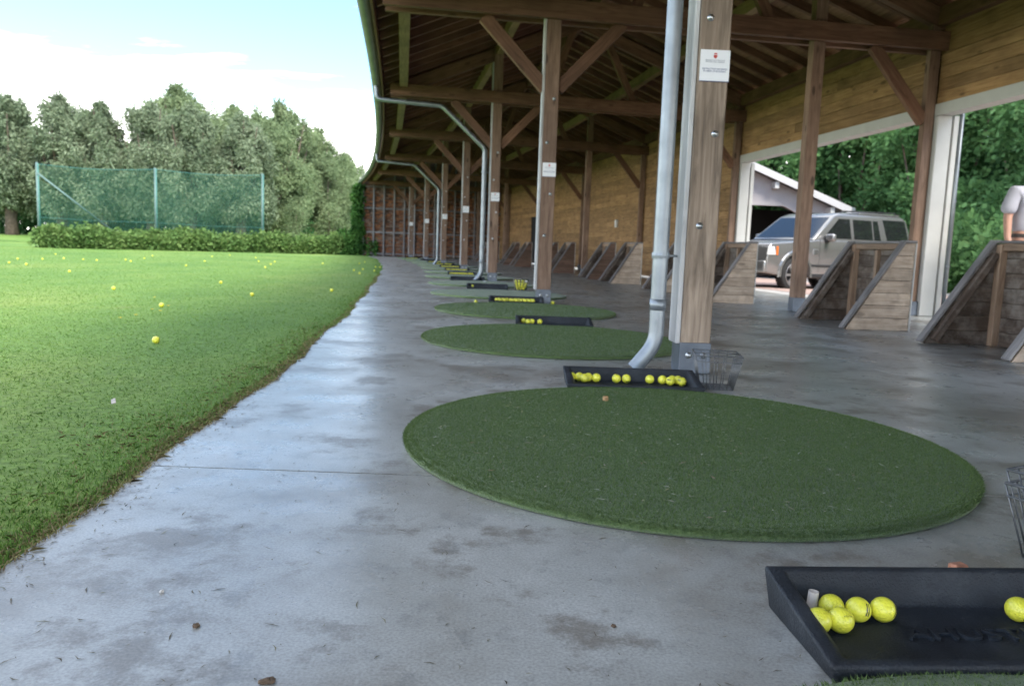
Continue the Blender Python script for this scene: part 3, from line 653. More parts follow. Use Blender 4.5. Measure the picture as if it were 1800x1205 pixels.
# downpipes with their swan necks
def bend(pts, r=0.10, n=5):
    pts = [Vector(p) for p in pts]; res = [pts[0]]
    for i in range(1, len(pts) - 1):
        d0 = (pts[i - 1] - pts[i]); d1 = (pts[i + 1] - pts[i]); q = min(r, d0.length * 0.45, d1.length * 0.45)
        A = pts[i] + d0.normalized() * q; B = pts[i] + d1.normalized() * q
        for k in range(n + 1):
            u = k / n; res.append(A * (1 - u) ** 2 + pts[i] * 2 * u * (1 - u) + B * u * u)
    return res + [pts[-1]]
for s in (4.2, 14.3, 24.9):
    q = -NV(s); t = Vector((-NV(s).y, NV(s).x, 0)) * -0.02
    pts = [W(s, -2.14, 3.38), W(s, -2.12, 3.13), W(s, -0.98, 3.07), W(s, -0.20, 2.36), W(s, -0.20, 0.15), W(s, -0.31, 0.01)]
    dp = MB().tube(bend([p + t for p in pts], 0.07), 0.041, 14, cap=False).build('downpipe', 'zinc', shelter, smooth=True)
    for z in (0.62, 1.95):
        p = W(s, -0.20, z) + t
        cl = MB().lathe([(0.041, -0.016), (0.047, -0.016), (0.049, 0), (0.047, 0.016), (0.041, 0.016)], 16, Matrix.Translation(p))
        cl.tube([p, W(s, -0.07, z)], 0.006, 6)
        cl.build('pipe_clamp', 'zinc', dp, smooth=False)
    p = W(s, -0.20, 0.36) + t
    MB().lathe([(0.041, -0.03), (0.0445, -0.03), (0.0445, 0.03), (0.041, 0.03)], 16, Matrix.Translation(p)).build('pipe_socket', 'zinc', dp, smooth=True)
# back wall: full-height planking from the third truss on, a planked header over the openings before it
ROW = 0.142
for a, b_ in zip(ALL[:-1], ALL[1:]):
    z0 = 0.05 if a >= 14 else 2.45
    wall = MB().add([W(a, 4.535, z0), W(b_, 4.535, z0), W(b_, 4.535, 3.42), W(a, 4.535, 3.42)], [(0, 1, 2, 3)]).build('back_wall', 'dark_inside', shelter)
    z = z0; i = 0
    while z < 3.38:
        h = min(ROW, 3.40 - z) - 0.004
        segs = [(a + 0.02, b_ - 0.02)]
        if a == 30.3 and z < 1.88: segs = [(a + 0.02, 30.8), (32.0, b_ - 0.02)]
        for s0, s1 in segs:
            cut = s0 + (s1 - s0) * random.uniform(0.3, 0.7)
            for u0_, u1_ in ((s0, cut - 0.002), (cut + 0.002, s1)):
                o_ = 4.505 + random.uniform(-0.003, 0.003)
                timber('plank', W(u0_, o_, z + h / 2), W(u1_, o_, z + h / 2), 0.024, h, 'plank_wood', wall, bevel=0.002)
        z += ROW; i += 1
    if a < 14:
        timber('door_header', W(a, 4.56, 2.385), W(b_, 4.56, 2.385), 0.19, 0.13, 'white_trim', shelter)
    if a == 30.3:
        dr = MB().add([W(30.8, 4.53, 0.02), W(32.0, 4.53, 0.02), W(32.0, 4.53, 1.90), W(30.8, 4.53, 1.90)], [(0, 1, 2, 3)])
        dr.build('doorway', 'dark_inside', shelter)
# white jambs and a thin pipe beside the openings
for s, lst in ((9.1, (-1, 1)), (14.3, (-1,)), (4.2, (-1, 1))):
    for sg in lst:
        p = W(s + sg * 0.06, 4.555)
        MB().box((0, 0, 1.16), (0.17, 0.11, 2.318)).build('door_jamb', 'white_trim', shelter, Matrix.Translation(p) @ Matrix.Rotation(WANG(s), 4, 'Z'), bevel=0.006)
        p2 = W(s + sg * 0.08, 4.695)
        MB().box((0, 0, 1.16), (0.06, 0.06, 2.32)).build('door_track', 'white_trim', shelter, Matrix.Translation(p2) @ Matrix.Rotation(WANG(s), 4, 'Z'), bevel=0.004)
    if s != 14.3:
        p = W(s - 0.10, 4.76)
        pp = MB().tube([(p.x, p.y, 0), (p.x, p.y, 2.9)], 0.025, 10).build('drain_pipe', 'zinc', shelter, smooth=True)
        for z in (0.6, 1.35):
            MB().lathe([(0.025, -0.012), (0.031, -0.012), (0.031, 0.012), (0.025, 0.012)], 10, Matrix.Translation((p.x, p.y, z))).build('pipe_clamp', 'zinc', pp)
# end wall: timber frame with rough brick filling
ew = MB().add([W(END_S + 0.12, -2.0, 0), W(END_S + 0.12, 4.7, 0), W(END_S + 0.12, 5.2, 3.45), W(END_S + 0.12, RID, 4.95), W(END_S + 0.12, -2.0, 3.55)], [(0, 1, 2, 3, 4)]).build('end_wall', 'brick_base', shelter)
for o in np.arange(-1.98, 4.7, 0.475):
    o = float(o); timber('stud', W(END_S - 0.04, o, 0.0), W(END_S - 0.04, o, min(roof_u(o), 4.5)), 0.07, 0.08, 'bay_cap', ew, up=(0, 1, 0), bevel=0)
for z in (0.12, 1.12, 2.22, 3.22):
    timber('rail', W(END_S - 0.02, -2.0, z), W(END_S - 0.02, 4.7, z), 0.06, 0.07, 'bay_cap', ew, bevel=0)
bk = MB()
for zi in range(44):
    z = 0.04 + zi * 0.074
    o = -2.0 + random.uniform(-0.1, 0)
    while o < 4.6:
        L = random.uniform(0.10, 0.22)
        if random.random() < 0.93:
            c = W(END_S + 0.07 + random.uniform(-0.035, 0.03), o + L / 2, z + 0.035 + random.uniform(-0.006, 0.006))
            bk.box(c, (L - 0.012, 0.10, 0.062 * random.uniform(0.8, 1.05)), WANG(END_S) + random.uniform(-0.08, 0.08))
        o += L
tag(bk.build('brick_infill', 'brick_infill', ew), kind='stuff')

# ------------------------------------------------------------------ notice signs on the posts
sg_top = textmesh('small_print', 'BRUSSELS GOLF PRACTICE\nPUTTING AND CHIPPING', 0.0085, 0.0004, 'sign_grey')
sg_main = textmesh('notice_text', 'DE PRACTICE ON GRASS\nIN NEED OF BUILDING', 0.0115, 0.0004, 'sign_blue')
ord_ = ['on the nearest post beside the large downpipe', 'on the second post from the camera', 'on the third post, beside the slimmer-looking downpipe', 'on the fourth post from the camera', 'on the fifth post, right of the far downpipe', 'on the sixth post from the camera', 'on the farthest front post']
for i, s in enumerate(TR[2:]):
    zc_ = 1.585 if i == 0 else 1.52
    p = W(s, 0.005, zc_) + Vector((NV(s).y, -NV(s).x, 0)) * 0.086
    rt = thing('notice_sign', p, WANG(s), 'small square white notice with red crest ' + ord_[i], 'sign', 'notices screwed to the front posts')
    base = Matrix.Translation(p) @ Matrix.Rotation(WANG(s), 4, 'Z') @ Matrix.Rotation(R(90), 4, 'X')
    MB().box((0, 0, 0), (0.152, 0.156, 0.005)).build('panel', 'sign_white', rt, base, bevel=0.001)
    cre = MB().prism([(-0.008, 0.062), (0.008, 0.062), (0.007, 0.056), (-0.007, 0.056)], 0.0026, 0.0036, 'Z')
    cre.prism([(-0.009, 0.053), (0.009, 0.053), (0.009, 0.044), (0.0055, 0.038), (0, 0.035), (-0.0055, 0.038), (-0.009, 0.044)], 0.0026, 0.0036, 'Z')
    cre.build('crest', 'sign_red', rt, base)
    for me_, yv in ((sg_top, 0.022), (sg_main, -0.022)):
        place(bpy.data.objects.new(me_.name, me_), rt, base @ Matrix.Translation((0, yv, 0.003)))
    for sx in (-0.07,):
        MB().box((0, 0, 0), (0.152, 0.003, 0.0058)).build('sign_edge', 'sign_blue', rt, base @ Matrix.Translation((0, -0.0765, 0)))
# small white box on the back wall
p = W(21.6, 4.45, 1.40)
rt = thing('wall_box', p, WANG(21.6), 'small white electrical box on the planked back wall', 'box')
MB().box((0, 0, 0), (0.07, 0.13, 0.21)).build('housing', 'white_plastic', rt, Matrix.Translation(p) @ Matrix.Rotation(WANG(21.6), 4, 'Z'), bevel=0.008)
MB().box((-0.037, 0, 0.02), (0.008, 0.09, 0.10)).build('cover', 'sign_white', rt, Matrix.Translation(p) @ Matrix.Rotation(WANG(21.6), 4, 'Z'), bevel=0.002)

# ------------------------------------------------------------------ slatted bag stands
def bag_stand(pale):
    rt = thing('bag_stand', (0, 0, 0))
    Hh, D, T, Wd = 0.80, 0.60, 0.10, 1.02
    def slope_x(z): return (D - T) * z / Hh
    rows = 7; rh = Hh / rows
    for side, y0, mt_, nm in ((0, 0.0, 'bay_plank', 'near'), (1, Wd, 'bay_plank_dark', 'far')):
        pan = MB().prism([(0.02, 0.0), (D - 0.01, 0.0), (D - 0.01, Hh - 0.01), (D - T + 0.01, Hh - 0.01)], y0 - 0.004, y0 + 0.004, 'Y').build('side_panel', 'bay_plank_dark', rt)
        for i in range(rows):
            za, zb = i * rh + 0.002, (i + 1) * rh - 0.002
            for sg in (-1, 1):
                ya = y0 + sg * 0.005; yb = y0 + sg * 0.024
                poly = [(slope_x(za) + 0.01 - D / 2, za - (i + .5) * rh), (D / 2, za - (i + .5) * rh), (D / 2, zb - (i + .5) * rh), (slope_x(zb) + 0.01 - D / 2, zb - (i + .5) * rh)]
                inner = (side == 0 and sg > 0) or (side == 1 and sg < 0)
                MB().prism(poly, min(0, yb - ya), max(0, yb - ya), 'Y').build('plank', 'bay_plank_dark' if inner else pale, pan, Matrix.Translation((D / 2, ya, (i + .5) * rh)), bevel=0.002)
        # sloping cap and the frame inside
        ins = 1 if side == 0 else -1
        timber('sloping_cap', (-0.02, y0, 0.012), (D - T, y0, Hh + 0.012), 0.075, 0.024, 'bay_cap', rt)
        timber('top_cap', (D - T - 0.01, y0, Hh + 0.014), (D + 0.01, y0, Hh + 0.014), 0.075, 0.024, 'bay_cap', rt)
        timber('stud', (D - 0.06, y0 + ins * 0.055, 0.0), (D - 0.06, y0 + ins * 0.055, Hh - 0.01), 0.06, 0.06, 'bay_frame', rt)
        timber('sloping_stud', (0.07, y0 + ins * 0.05, 0.03), (D - T + 0.0, y0 + ins * 0.05, Hh - 0.08), 0.05, 0.05, 'bay_plank_dark', rt)
        timber('edge_strip', (D + 0.006, y0, 0.0), (D + 0.006, y0, Hh), 0.07, 0.008, 'white_trim', rt, up=(1, 0, 0), bevel=0.001)
    bk_ = MB().box((D - 0.012, Wd / 2, Hh / 2), (0.006, Wd - 0.06, Hh - 0.02)).build('back_panel', 'bay_plank_dark', rt)
    for i in range(rows):
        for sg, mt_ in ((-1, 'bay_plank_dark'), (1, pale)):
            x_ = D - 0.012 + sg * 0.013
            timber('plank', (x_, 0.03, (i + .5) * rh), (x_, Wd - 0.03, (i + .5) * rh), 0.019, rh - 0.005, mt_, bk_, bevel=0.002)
    timber('top_rail', (D - 0.05, 0.03, Hh - 0.03), (D - 0.05, Wd - 0.03, Hh - 0.03), 0.05, 0.055, 'bay_frame', rt)
    timber('top_board', (D - 0.02, 0.0 + 0.04, Hh + 0.012), (D - 0.02, Wd - 0.04, Hh + 0.012), 0.10, 0.02, 'bay_cap', rt)
    timber('stud', (D - 0.05, Wd * 0.52, 0.0), (D - 0.05, Wd * 0.52, Hh - 0.06), 0.045, 0.045, 'bay_frame', rt)
    return rt
stand0 = bag_stand('bay_plank'); stand1 = bag_stand('bay_plank_shaded')  # the second stand wears the plank colour with shade painted in
slots = [(5.02, 'nearest slatted wooden bag stand, cut off by the right edge of the picture'), (7.02, 'slatted wooden bag stand in front of the silver car, beside the white door jamb'),
         (10.25, 'slatted wooden bag stand just right of the nearest post, in front of the car\'s bonnet'), (12.3, 'slatted wooden bag stand hidden behind the nearest post and its downpipe'),
         (15.15, 'bag stand with pale planked side just left of the large downpipe'), (16.95, 'bag stand with planks coloured dark for shade right behind the pale middle post'),
         (20.5, 'bag stand right of the second front post, nearer of its pair'), (22.4, 'bag stand partly hidden by the second front post'),
         (25.8, 'far bag stand just left of the second front post, nearer of its pair'), (27.7, 'far bag stand before the dark doorway'), (31.2, 'small distant bag stand near the end wall'), (33.0, 'most distant bag stand, beside the end wall')]
for i, (s, lb) in enumerate(slots):
    Mx = Matrix.Translation(W(s, 2.42)) @ Matrix.Rotation(WANG(s), 4, 'Z')
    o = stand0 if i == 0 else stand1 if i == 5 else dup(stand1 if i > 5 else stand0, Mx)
    o.matrix_basis = Mx
    tag(o, lb, 'bag stand', 'wooden bag stands along the shelter')

# ------------------------------------------------------------------ round turf mats
def mat_mesh(Rr, t):
    prof = [(0, t), (Rr * 0.5, t), (Rr - 0.030, t), (Rr - 0.014, t - 0.002), (Rr - 0.004, t - 0.008), (Rr, t - 0.015), (Rr, 0.0), (0, 0)]
    me = MB().lathe(prof, 96).mesh('turf_mat', smooth=True); me.materials.append(MATS['turf']); return me
MAT_R, MAT_T = 0.90, 0.025
mat_me = mat_mesh(MAT_R, MAT_T)
def fibres(n, h, w):
    r_ = np.sqrt(rng.random(n)) * (MAT_R + 0.002); a = rng.random(n) * 2 * np.pi
    # extra fibres on the rolled edge
    ne = n // 10; re = MAT_R - rng.random(ne) * 0.03; ae = rng.random(ne) * 2 * np.pi
    r_ = np.concatenate([r_, re]); a = np.concatenate([a, ae]); n = len(r_)
    d = np.clip((r_ - (MAT_R - 0.035)) / 0.035, 0, 1)
    z = MAT_T - 0.016 * d ** 2 * (0.3 + 0.7 * rng.random(n)) - 0.002
    P = np.stack([r_ * np.cos(a), r_ * np.sin(a), z], 1)
    out = np.stack([np.cos(a), np.sin(a), np.zeros(n)], 1)
    dirn = rng.normal(0, 0.7, (n, 3)); dirn[:, 2] = 1.0; dirn += out * (d * 1.6)[:, None]
    dirn /= np.linalg.norm(dirn, axis=1)[:, None]
    hh = h * (0.6 + 0.7 * rng.random(n))
    th = rng.random(n) * np.pi * 2; side = np.stack([np.cos(th), np.sin(th), np.zeros(n)], 1) * (w * 0.5)
    Vv = np.empty((n, 3, 3)); Vv[:, 0] = P - side; Vv[:, 1] = P + side; Vv[:, 2] = P + dirn * hh[:, None]
    return npmesh('turf_pile', Vv.reshape(-1, 3), np.arange(n * 3).reshape(-1, 3), 'turf_fibre', 3)
mats_at = [(0.76, 0.222), (0.555, 2.58), (0.277, 5.38), (0.12, 7.80), (-0.20, 10.36), (-0.53, 13.0), (-0.88, 15.65), (-1.20, 18.2), (-1.58, 20.8), (-2.0, 23.4), (-2.5, 26.0), (-3.05, 28.6), (-3.6, 31.2), (-4.15, 33.6)]
mat_lab = ['round green turf mat cut off at the lower right, under the nearest black tray', 'large round green turf mat in the foreground, the biggest in the picture', 'round green turf mat just left of the nearest downpipe, second in the row',
           'third round green turf mat, in front of the second post', 'fourth round green turf mat, passing behind the second post', 'fifth round green turf mat, beside the yellow-filled wire basket', 'sixth round green turf mat, in front of the third downpipe foot']
for i, (x, y) in enumerate(mats_at):
    ob = bpy.data.objects.new('turf_mat', mat_me); place(ob, None, Matrix.Translation((x, y, 0.002)) @ Matrix.Rotation(random.uniform(0, 6), 4, 'Z'))
    num = ['seventh', 'eighth', 'ninth', 'tenth', 'eleventh', 'twelfth', 'thirteenth'][i - 7] if i >= 7 else ''
    tag(ob, mat_lab[i] if i < 7 else num + ' round green turf mat counted from the camera, far along the row', 'turf mat', 'round turf mats along the shelter')
    if i in (0, 1, 2, 3):
        n_, h_, w_ = ((60000, 0.009, 0.0028), (300000, 0.0085, 0.0025), (90000, 0.009, 0.004), (30000, 0.010, 0.006))[i]
        fo = bpy.data.objects.new('turf_pile', fibres(n_, h_, w_)); place(fo, ob, ob.matrix_basis.copy()); tag(fo, kind='stuff')

# ------------------------------------------------------------------ ball trays
def tray_mesh():
    L, Dp, hb, hf = 0.63, 0.272, 0.078, 0.034
    x, y = L / 2, Dp / 2
    def rect(x_, yf, yb, zf, zb): return [(-x_, yf, zf), (x_, yf, zf), (x_, yb, zb), (-x_, yb, zb)]
    v = rect(x - 0.012, -y + 0.006, y - 0.008, 0, 0) + rect(x, -y, y, hf, hb) + rect(x - 0.030, -y + 0.026, y - 0.020, hf, hb) + rect(x - 0.055, -y + 0.05, y - 0.034, 0.014, 0.014)
    f = [(0, 3, 2, 1)] + [(a + i, a + (i + 1) % 4, a + 4 + (i + 1) % 4, a + 4 + i) for a in (0, 4, 8) for i in range(4)] + [(12, 13, 14, 15)]
    mb = MB().add(v, f); me = mb.mesh('ball_tray', bevel=0.006, seg=2, smooth=True); me.materials.append(MATS['tray_rubber']); return me
tray_me = tray_mesh()
trays_at = [(0.795, 1.250, 0.07), (0.565, 3.60, 0.015), (0.335, 6.35, 0.0), (0.03, 8.88, 0.01), (-0.40, 11.72, 0.06), (-0.85, 14.2, 0.06), (-1.12, 16.75, 0.06), (-1.42, 19.4, 0.08), (-1.80, 22.0, 0.1), (-2.2, 24.6, 0.1), (-2.75, 27.3, 0.1), (-3.3, 29.9, 0.1), (-4.3, 33.0, 0.12)]
tray_lab = ['black rubber ball tray at the lower right corner holding six golf balls', 'black ball tray at the foot of the nearest post with a row of balls', 'black rubber ball tray with four balls between the second and third mats',
            'black rubber ball tray full of yellow balls at the foot of the second post', 'empty black rubber ball tray beside the ball-filled wire basket', 'empty black rubber ball tray before the third post', 'black rubber tray filled with a row of yellow balls behind the third post\'s tray']
tray_obs = []
for i, (x, y, rz) in enumerate(trays_at):
    Mx = Matrix.Translation((x, y, 0.001)) @ Matrix.Rotation(rz, 4, 'Z')
    if i == 0:
        ob = thing('ball_tray', (x, y, 0.001), rz); bo = place(bpy.data.objects.new('tray_body', tray_me), ob, Mx)
        t1 = textmesh('embossed_lettering', 'AHUSTIN', 0.052, 0.005, 'tray_rubber', 'LEFT', 0.1)
        place(bpy.data.objects.new('embossed_lettering', t1), ob, Mx @ Matrix.Translation((-0.125, -0.005, 0.0150)) @ Matrix.Scale(1.25, 4, (1, 0, 0)))
        t2 = textmesh('embossed_lettering', 'GAMIT', 0.030, 0.005, 'tray_rubber', 'LEFT', 0.1)
        place(bpy.data.objects.new('embossed_lettering', t2), ob, Mx @ Matrix.Translation((0.055, -0.042, 0.0150)) @ Matrix.Scale(1.25, 4, (1, 0, 0)))
    else:
        ob = place(bpy.data.objects.new('ball_tray', tray_me), None, Mx)
    tag(ob, tray_lab[i] if i < 7 else ['eighth', 'ninth', 'tenth', 'eleventh', 'twelfth', 'thirteenth'][i - 7] + ' black ball tray from the camera, holding a row of yellow balls', 'ball tray', 'black ball trays beside the mats')
    tray_obs.append(Mx)

# ------------------------------------------------------------------ golf balls
BR = 0.02135
def ballmesh(sub, mat):
    bm = bmesh.new(); bmesh.ops.create_icosphere(bm, subdivisions=sub, radius=BR); me = bpy.data.meshes.new('golf_ball'); bm.to_mesh(me); bm.free()
    me.polygons.foreach_set('use_smooth', [True] * len(me.polygons)); me.materials.append(MATS[mat]); return me
b_near, b_mid, b_far, b_white = ballmesh(4, 'ball_near'), ballmesh(3, 'ball_near'), ballmesh(2, 'ball_far'), ballmesh(3, 'ball_white')
def ball(me, p, label, group, rot=None):
    rot = rot or (random.uniform(0, 6), random.uniform(0, 6), random.uniform(0, 6))
    o = bpy.data.objects.new('golf_ball', me); M_ = Matrix.Translation(p) @ Matrix.Rotation(rot[2], 4, 'Z') @ Matrix.Rotation(rot[1], 4, 'Y') @ Matrix.Rotation(rot[0], 4, 'X')
    place(o, None, M_); return tag(o, label, 'golf ball', group)
ZT = 0.0152 + BR
near_b = [((0.570, 1.292), 'yellow golf ball in the near tray, right of the grey tube, behind two others', (0.2, 0.6, 2.9)),
          ((0.527, 1.238), 'yellow golf ball half hidden by the end wall of the near tray', (1.3, 0.3, 0.2)),
          ((0.566, 1.242), 'yellow golf ball in the near tray, frontmost of the left cluster', (2.4, 0.2, 0.3)),
          ((0.613, 1.284), 'yellow golf ball with two black stripes, second from right in the left cluster', (-0.40, 0.35, 0.35)),
          ((0.658, 1.288), 'yellow golf ball at the right end of the near tray\'s left cluster', (-0.15, 0.5, 0.80)),
          ((0.905, 1.308), 'yellow golf ball alone at the right edge of the picture in the near tray', (0.10, 0.1, 0.20))]
for (x, y), lb, rot in near_b: ball(b_near, (x, y, ZT), lb, 'balls in the nearest tray', rot)
b2 = [(.288, 3.66), (.325, 3.665), (.346, 3.632), (.367, 3.662), (.405, 3.655), (.50, 3.655), (.548, 3.66), (.66, 3.665), (.72, 3.665), (.768, 3.675), (.752, 3.637), (.795, 3.668), (.805, 3.628)]
l2 = ['leftmost yellow ball in the tray at the nearest post', 'second yellow ball from the left end of the tray at the nearest post', 'front ball of the left cluster in the tray at the nearest post', 'rear ball of the left cluster in the tray at the nearest post', 'fifth yellow ball from the left in the tray at the nearest post',
      'left ball of the middle pair in the tray at the nearest post', 'right ball of the middle pair in the tray at the nearest post', 'single yellow ball right of the middle pair in the tray at the nearest post', 'leftmost ball of the right cluster in the tray at the nearest post', 'rear ball of the right cluster in the tray at the nearest post', 'front middle ball of the right cluster in the tray at the nearest post', 'rear ball near the right end of the tray at the nearest post', 'rightmost front ball in the tray at the nearest post']
for (x, y), lb in zip(b2, l2): ball(b_mid, (x, y, ZT), lb, 'balls in the tray at the nearest post')
for (x, y), lb in zip([(0.09, 6.43), (0.125, 6.375), (0.158, 6.41), (0.222, 6.40)], ['leftmost ball of the trio in the third tray', 'front ball of the trio in the third tray', 'right rear ball of the trio in the third tray', 'ball lying apart, right of the trio in the third tray']):
    ball(b_mid, (x, y, ZT), lb, 'balls in the third tray')
def fill(i, n, label, rows=2, skip=0.0, lo=-0.25, hi=0.25):
    Mx = tray_obs[i]; k = 0
    for r_ in range(rows):
        for j in range(n):
            if random.random() < skip: continue
            lx = lo + (hi - lo) * (j + 0.5 * (r_ % 2)) / n + random.uniform(-0.004, 0.004)
            p = Mx @ Vector((lx, 0.068 - r_ * 0.0405 + random.uniform(-0.003, 0.003), ZT))
            ball(b_far if i > 4 else b_mid, p, label, 'balls lined up in a far tray')
fill(3, 10, 'yellow golf ball in the crowded tray at the foot of the second post', 2, 0.12, -0.25, 0.22)
names = {6: 'seventh', 7: 'eighth', 8: 'ninth', 9: 'tenth', 10: 'eleventh', 12: 'thirteenth'}
for i, nm in names.items(): fill(i, 11, 'tiny yellow golf ball in the row filling the ' + nm + ' tray from the camera', 2 if i < 9 else 1, 0.05)
ball(b_mid, (-0.42, 8.69, BR), 'yellow golf ball on the concrete left of the second post\'s tray', 'balls lying on the concrete')
ball(b_mid, (0.45, 8.93, BR), 'yellow golf ball on the concrete right of the second post\'s foot', 'balls lying on the concrete')
ball(b_far, tray_obs[4] @ Vector((-0.22, 0.07, ZT)), 'single yellow golf ball in the tray beside the ball-filled basket', 'balls in a nearly empty tray')
ball(b_white, (-0.52, 13.75, BR), 'white golf ball by the foot of the third post\'s downpipe', 'balls lying on the concrete')
# balls out on the lawn, nearest ones first
lawn_b = [((-2.06, 4.48), 'nearest yellow golf ball on the lawn, alone in the grass')]
def GP(px, py, h=0.0):
    f = 1373.0; x = (px - 900) / f; y = (py - 602.5) / f; c, s_ = math.cos(ROLL), math.sin(ROLL)
    X, Y = c * x + s_ * y, -s_ * x + c * y; ct, st_ = math.cos(PITCH), math.sin(PITCH)
    fwd, dn = ct - Y * st_, Y * ct + st_; q = (CAM_H - h) / dn; return X * q, fwd * q
lawn_px = [(284, 542, 'yellow golf ball on the lawn beside small yellow flowers'), (443, 522, 'yellow golf ball on the lawn towards the concrete edge, right of the flowers'), (200, 511, 'yellow golf ball on the lawn left of the flowers, farther out'), (388, 500, 'yellow golf ball on the lawn beyond the one nearest the concrete'),
           (583, 514, 'yellow golf ball on the lawn close to the concrete edge'), (122, 480, None), (46, 467, None), (16, 464, None), (31, 457, None), (112, 456, None), (230, 461, None), (327, 469, None), (466, 472, None), (476, 466, None), (373, 452, None), (632, 482.5, None), (638, 475, None), (660, 471, None), (668, 471.5, None), (658, 478, None), (641, 462, None), (622, 477, None)]
far_l = 'small yellow golf ball among those scattered far out on the lawn'
for px, py, lb in lawn_px:
    x, y = GP(px, py); lawn_b.append(((x, y), lb or far_l))
for _ in range(16):
    px, py = random.uniform(0, 640), random.uniform(444, 466); x, y = GP(px, py)
    if x < EX(min(y, 37)) - 0.4 and y < 27: lawn_b.append(((x, y), far_l))
for i, ((x, y), lb) in enumerate(lawn_b):
    ball(b_mid if i < 6 else b_far, (x, y, lawn_z(x, y) + 0.026), lb, 'balls scattered on the lawn')

# ------------------------------------------------------------------ wire baskets
def basket(tw, td, bw, bd, h, handle=True):
    rt = thing('wire_basket', (0, 0, 0))
    def rect(w, d, z): return [(-w / 2, -d / 2, z), (w / 2, -d / 2, z), (w / 2, d / 2, z), (-w / 2, d / 2, z)]
    def loop(w, d, z, r, nm):
        mb = MB(); c = rect(w, d, z)
        for i in range(4): mb.tube([c[i], c[(i + 1) % 4]], r, 6)
        mb.build(nm, 'wire_steel', rt, smooth=True)
    loop(tw, td, h, 0.0030, 'top_rim'); loop(tw * 0.97, td * 0.97, h - 0.028, 0.0022, 'upper_hoop'); loop(bw, bd, 0.004, 0.0025, 'bottom_hoop')
    for a in range(4):
        nW = 5 if a % 2 == 0 else 6
        ct, cb = rect(tw, td, h), rect(bw, bd, 0.004)
        for k in range(nW):
            u = k / nW
            p0 = Vector(cb[a]).lerp(Vector(cb[(a + 1) % 4]), u); p1 = Vector(ct[a]).lerp(Vector(ct[(a + 1) % 4]), u)
            MB().tube([p0, p1], 0.0022, 5).build('wire', 'wire_steel', rt, smooth=True)
    fl_ = MB()
    for k in range(1, 7): fl_.tube([(-bw / 2 + bw * k / 7, -bd / 2, 0.004), (-bw / 2 + bw * k / 7, bd / 2, 0.004)], 0.0016, 5)
    for k in range(1, 7): fl_.tube([(-bw / 2, -bd / 2 + bd * k / 7, 0.006), (bw / 2, -bd / 2 + bd * k / 7, 0.006)], 0.0016, 5)
    fl_.build('bottom_grid', 'wire_steel', rt, smooth=True)
    if handle:
        MB().tube(bend([(-tw / 2, 0, h), (-tw * 0.12, -0.02, h + 0.004), (0, -td * 0.25, h + 0.012), (tw * 0.12, -0.02, h + 0.006), (tw / 2, 0.01, h)], 0.03), 0.0028, 6).build('handle', 'wire_steel', rt, smooth=True)
    return rt
bk1 = basket(0.215, 0.24, 0.150, 0.165, 0.165)
def put(o, x, y, z, rz, label):
    o.matrix_basis = Matrix.Translation((x, y, z)) @ Matrix.Rotation(rz, 4, 'Z'); tag(o, label, 'wire basket', 'wire ball baskets')
put(bk1, 0.985, 3.72, 0.0, -0.15, 'empty wire ball basket on the floor beside the nearest post')
for z, lb in ((0.0, 'lower of two nested wire baskets at the right edge of the picture'), (0.030, 'upper of two nested wire baskets at the right edge of the picture')):
    b_ = dup(bk1, Matrix()); put(b_, 1.235, 1.60, z, 0.5, lb)
b_ = dup(bk1, Matrix()); put(b_, 0.10, 11.72, 0.0, 0.1, 'wire basket heaped with yellow balls, left of the second post')
for lay, (n_, hw, zz) in enumerate(((3, 0.045, 0.03), (4, 0.062, 0.066), (4, 0.072, 0.102), (4, 0.08, 0.138))):
    for i in range(n_):
        for j in range(n_):
            if lay in (1, 2) and 0 < i < n_ - 1 and 0 < j < n_ - 1: continue
            x = 0.10 - hw + 2 * hw * i / (n_ - 1); y = 11.72 - hw + 2 * hw * j / (n_ - 1)
            me_ = b_white if (lay == 3 and i == n_ - 1 and j == 0) else b_far
            ball(me_, (x, y, zz), 'white golf ball on top of the ball-filled wire basket' if me_ is b_white else 'yellow golf ball heaped in the wire basket left of the second post', 'balls in the wire basket')

# ------------------------------------------------------------------ small things lying about
rt = thing('tube_tee', (0.539, 1.302, 0.016), 0, 'short grey rubber tube tee standing in the near tray', 'tee')
MB().lathe([(0.0095, 0), (0.0088, 0.044), (0.0072, 0.044), (0.0072, 0.01)], 20, Matrix.Translation((0.539, 1.302, 0.015)) @ Matrix.Rotation(0.06, 4, 'Y')).build('tube', 'tee_rubber', rt, smooth=True)
rt = thing('tee_stub', (0.39, 3.14, MAT_T), 0, 'short brown rubber tee sticking out of the large foreground mat', 'tee')
MB().lathe([(0, 0.021), (0.010, 0.021), (0.011, 0.019), (0.0125, 0.0), (0, 0)], 14, Matrix.Translation((0.39, 3.14, MAT_T))).build('stub', 'tee_brown', rt)
def lump(name, p, r_, mat, label, cat, sq=(1, 1, 0.6)):
    bm = bmesh.new(); bmesh.ops.create_icosphere(bm, subdivisions=3, radius=r_)
    ph = random.uniform(0, 10)
    for v in bm.verts:
        c = v.co / r_; k_ = 1 + 0.22 * math.sin(3 * c.x + ph) * math.cos(4 * c.y - ph) + 0.12 * math.sin(9 * c.z + 5 * c.x)
        v.co = Vector((c.x * sq[0], c.y * sq[1], c.z * sq[2])) * r_ * k_
    me = bpy.data.meshes.new(name); bm.to_mesh(me); bm.free(); me.materials.append(MATS[mat])
    o = place(bpy.data.objects.new(name, me), None, Matrix.Translation((p[0], p[1], r_ * sq[2] * 0.8)) @ Matrix.Rotation(ph, 4, 'Z')); return tag(o, label, cat)
lump('pebble', (-0.50, 1.21), 0.0058, 'pebble', 'small dark brown pebble on the concrete, left foreground', 'pebble')
lump('pebble', (0.19, 1.262), 0.0045, 'pebble', 'tiny dark crumb on the concrete in the centre foreground', 'pebble')
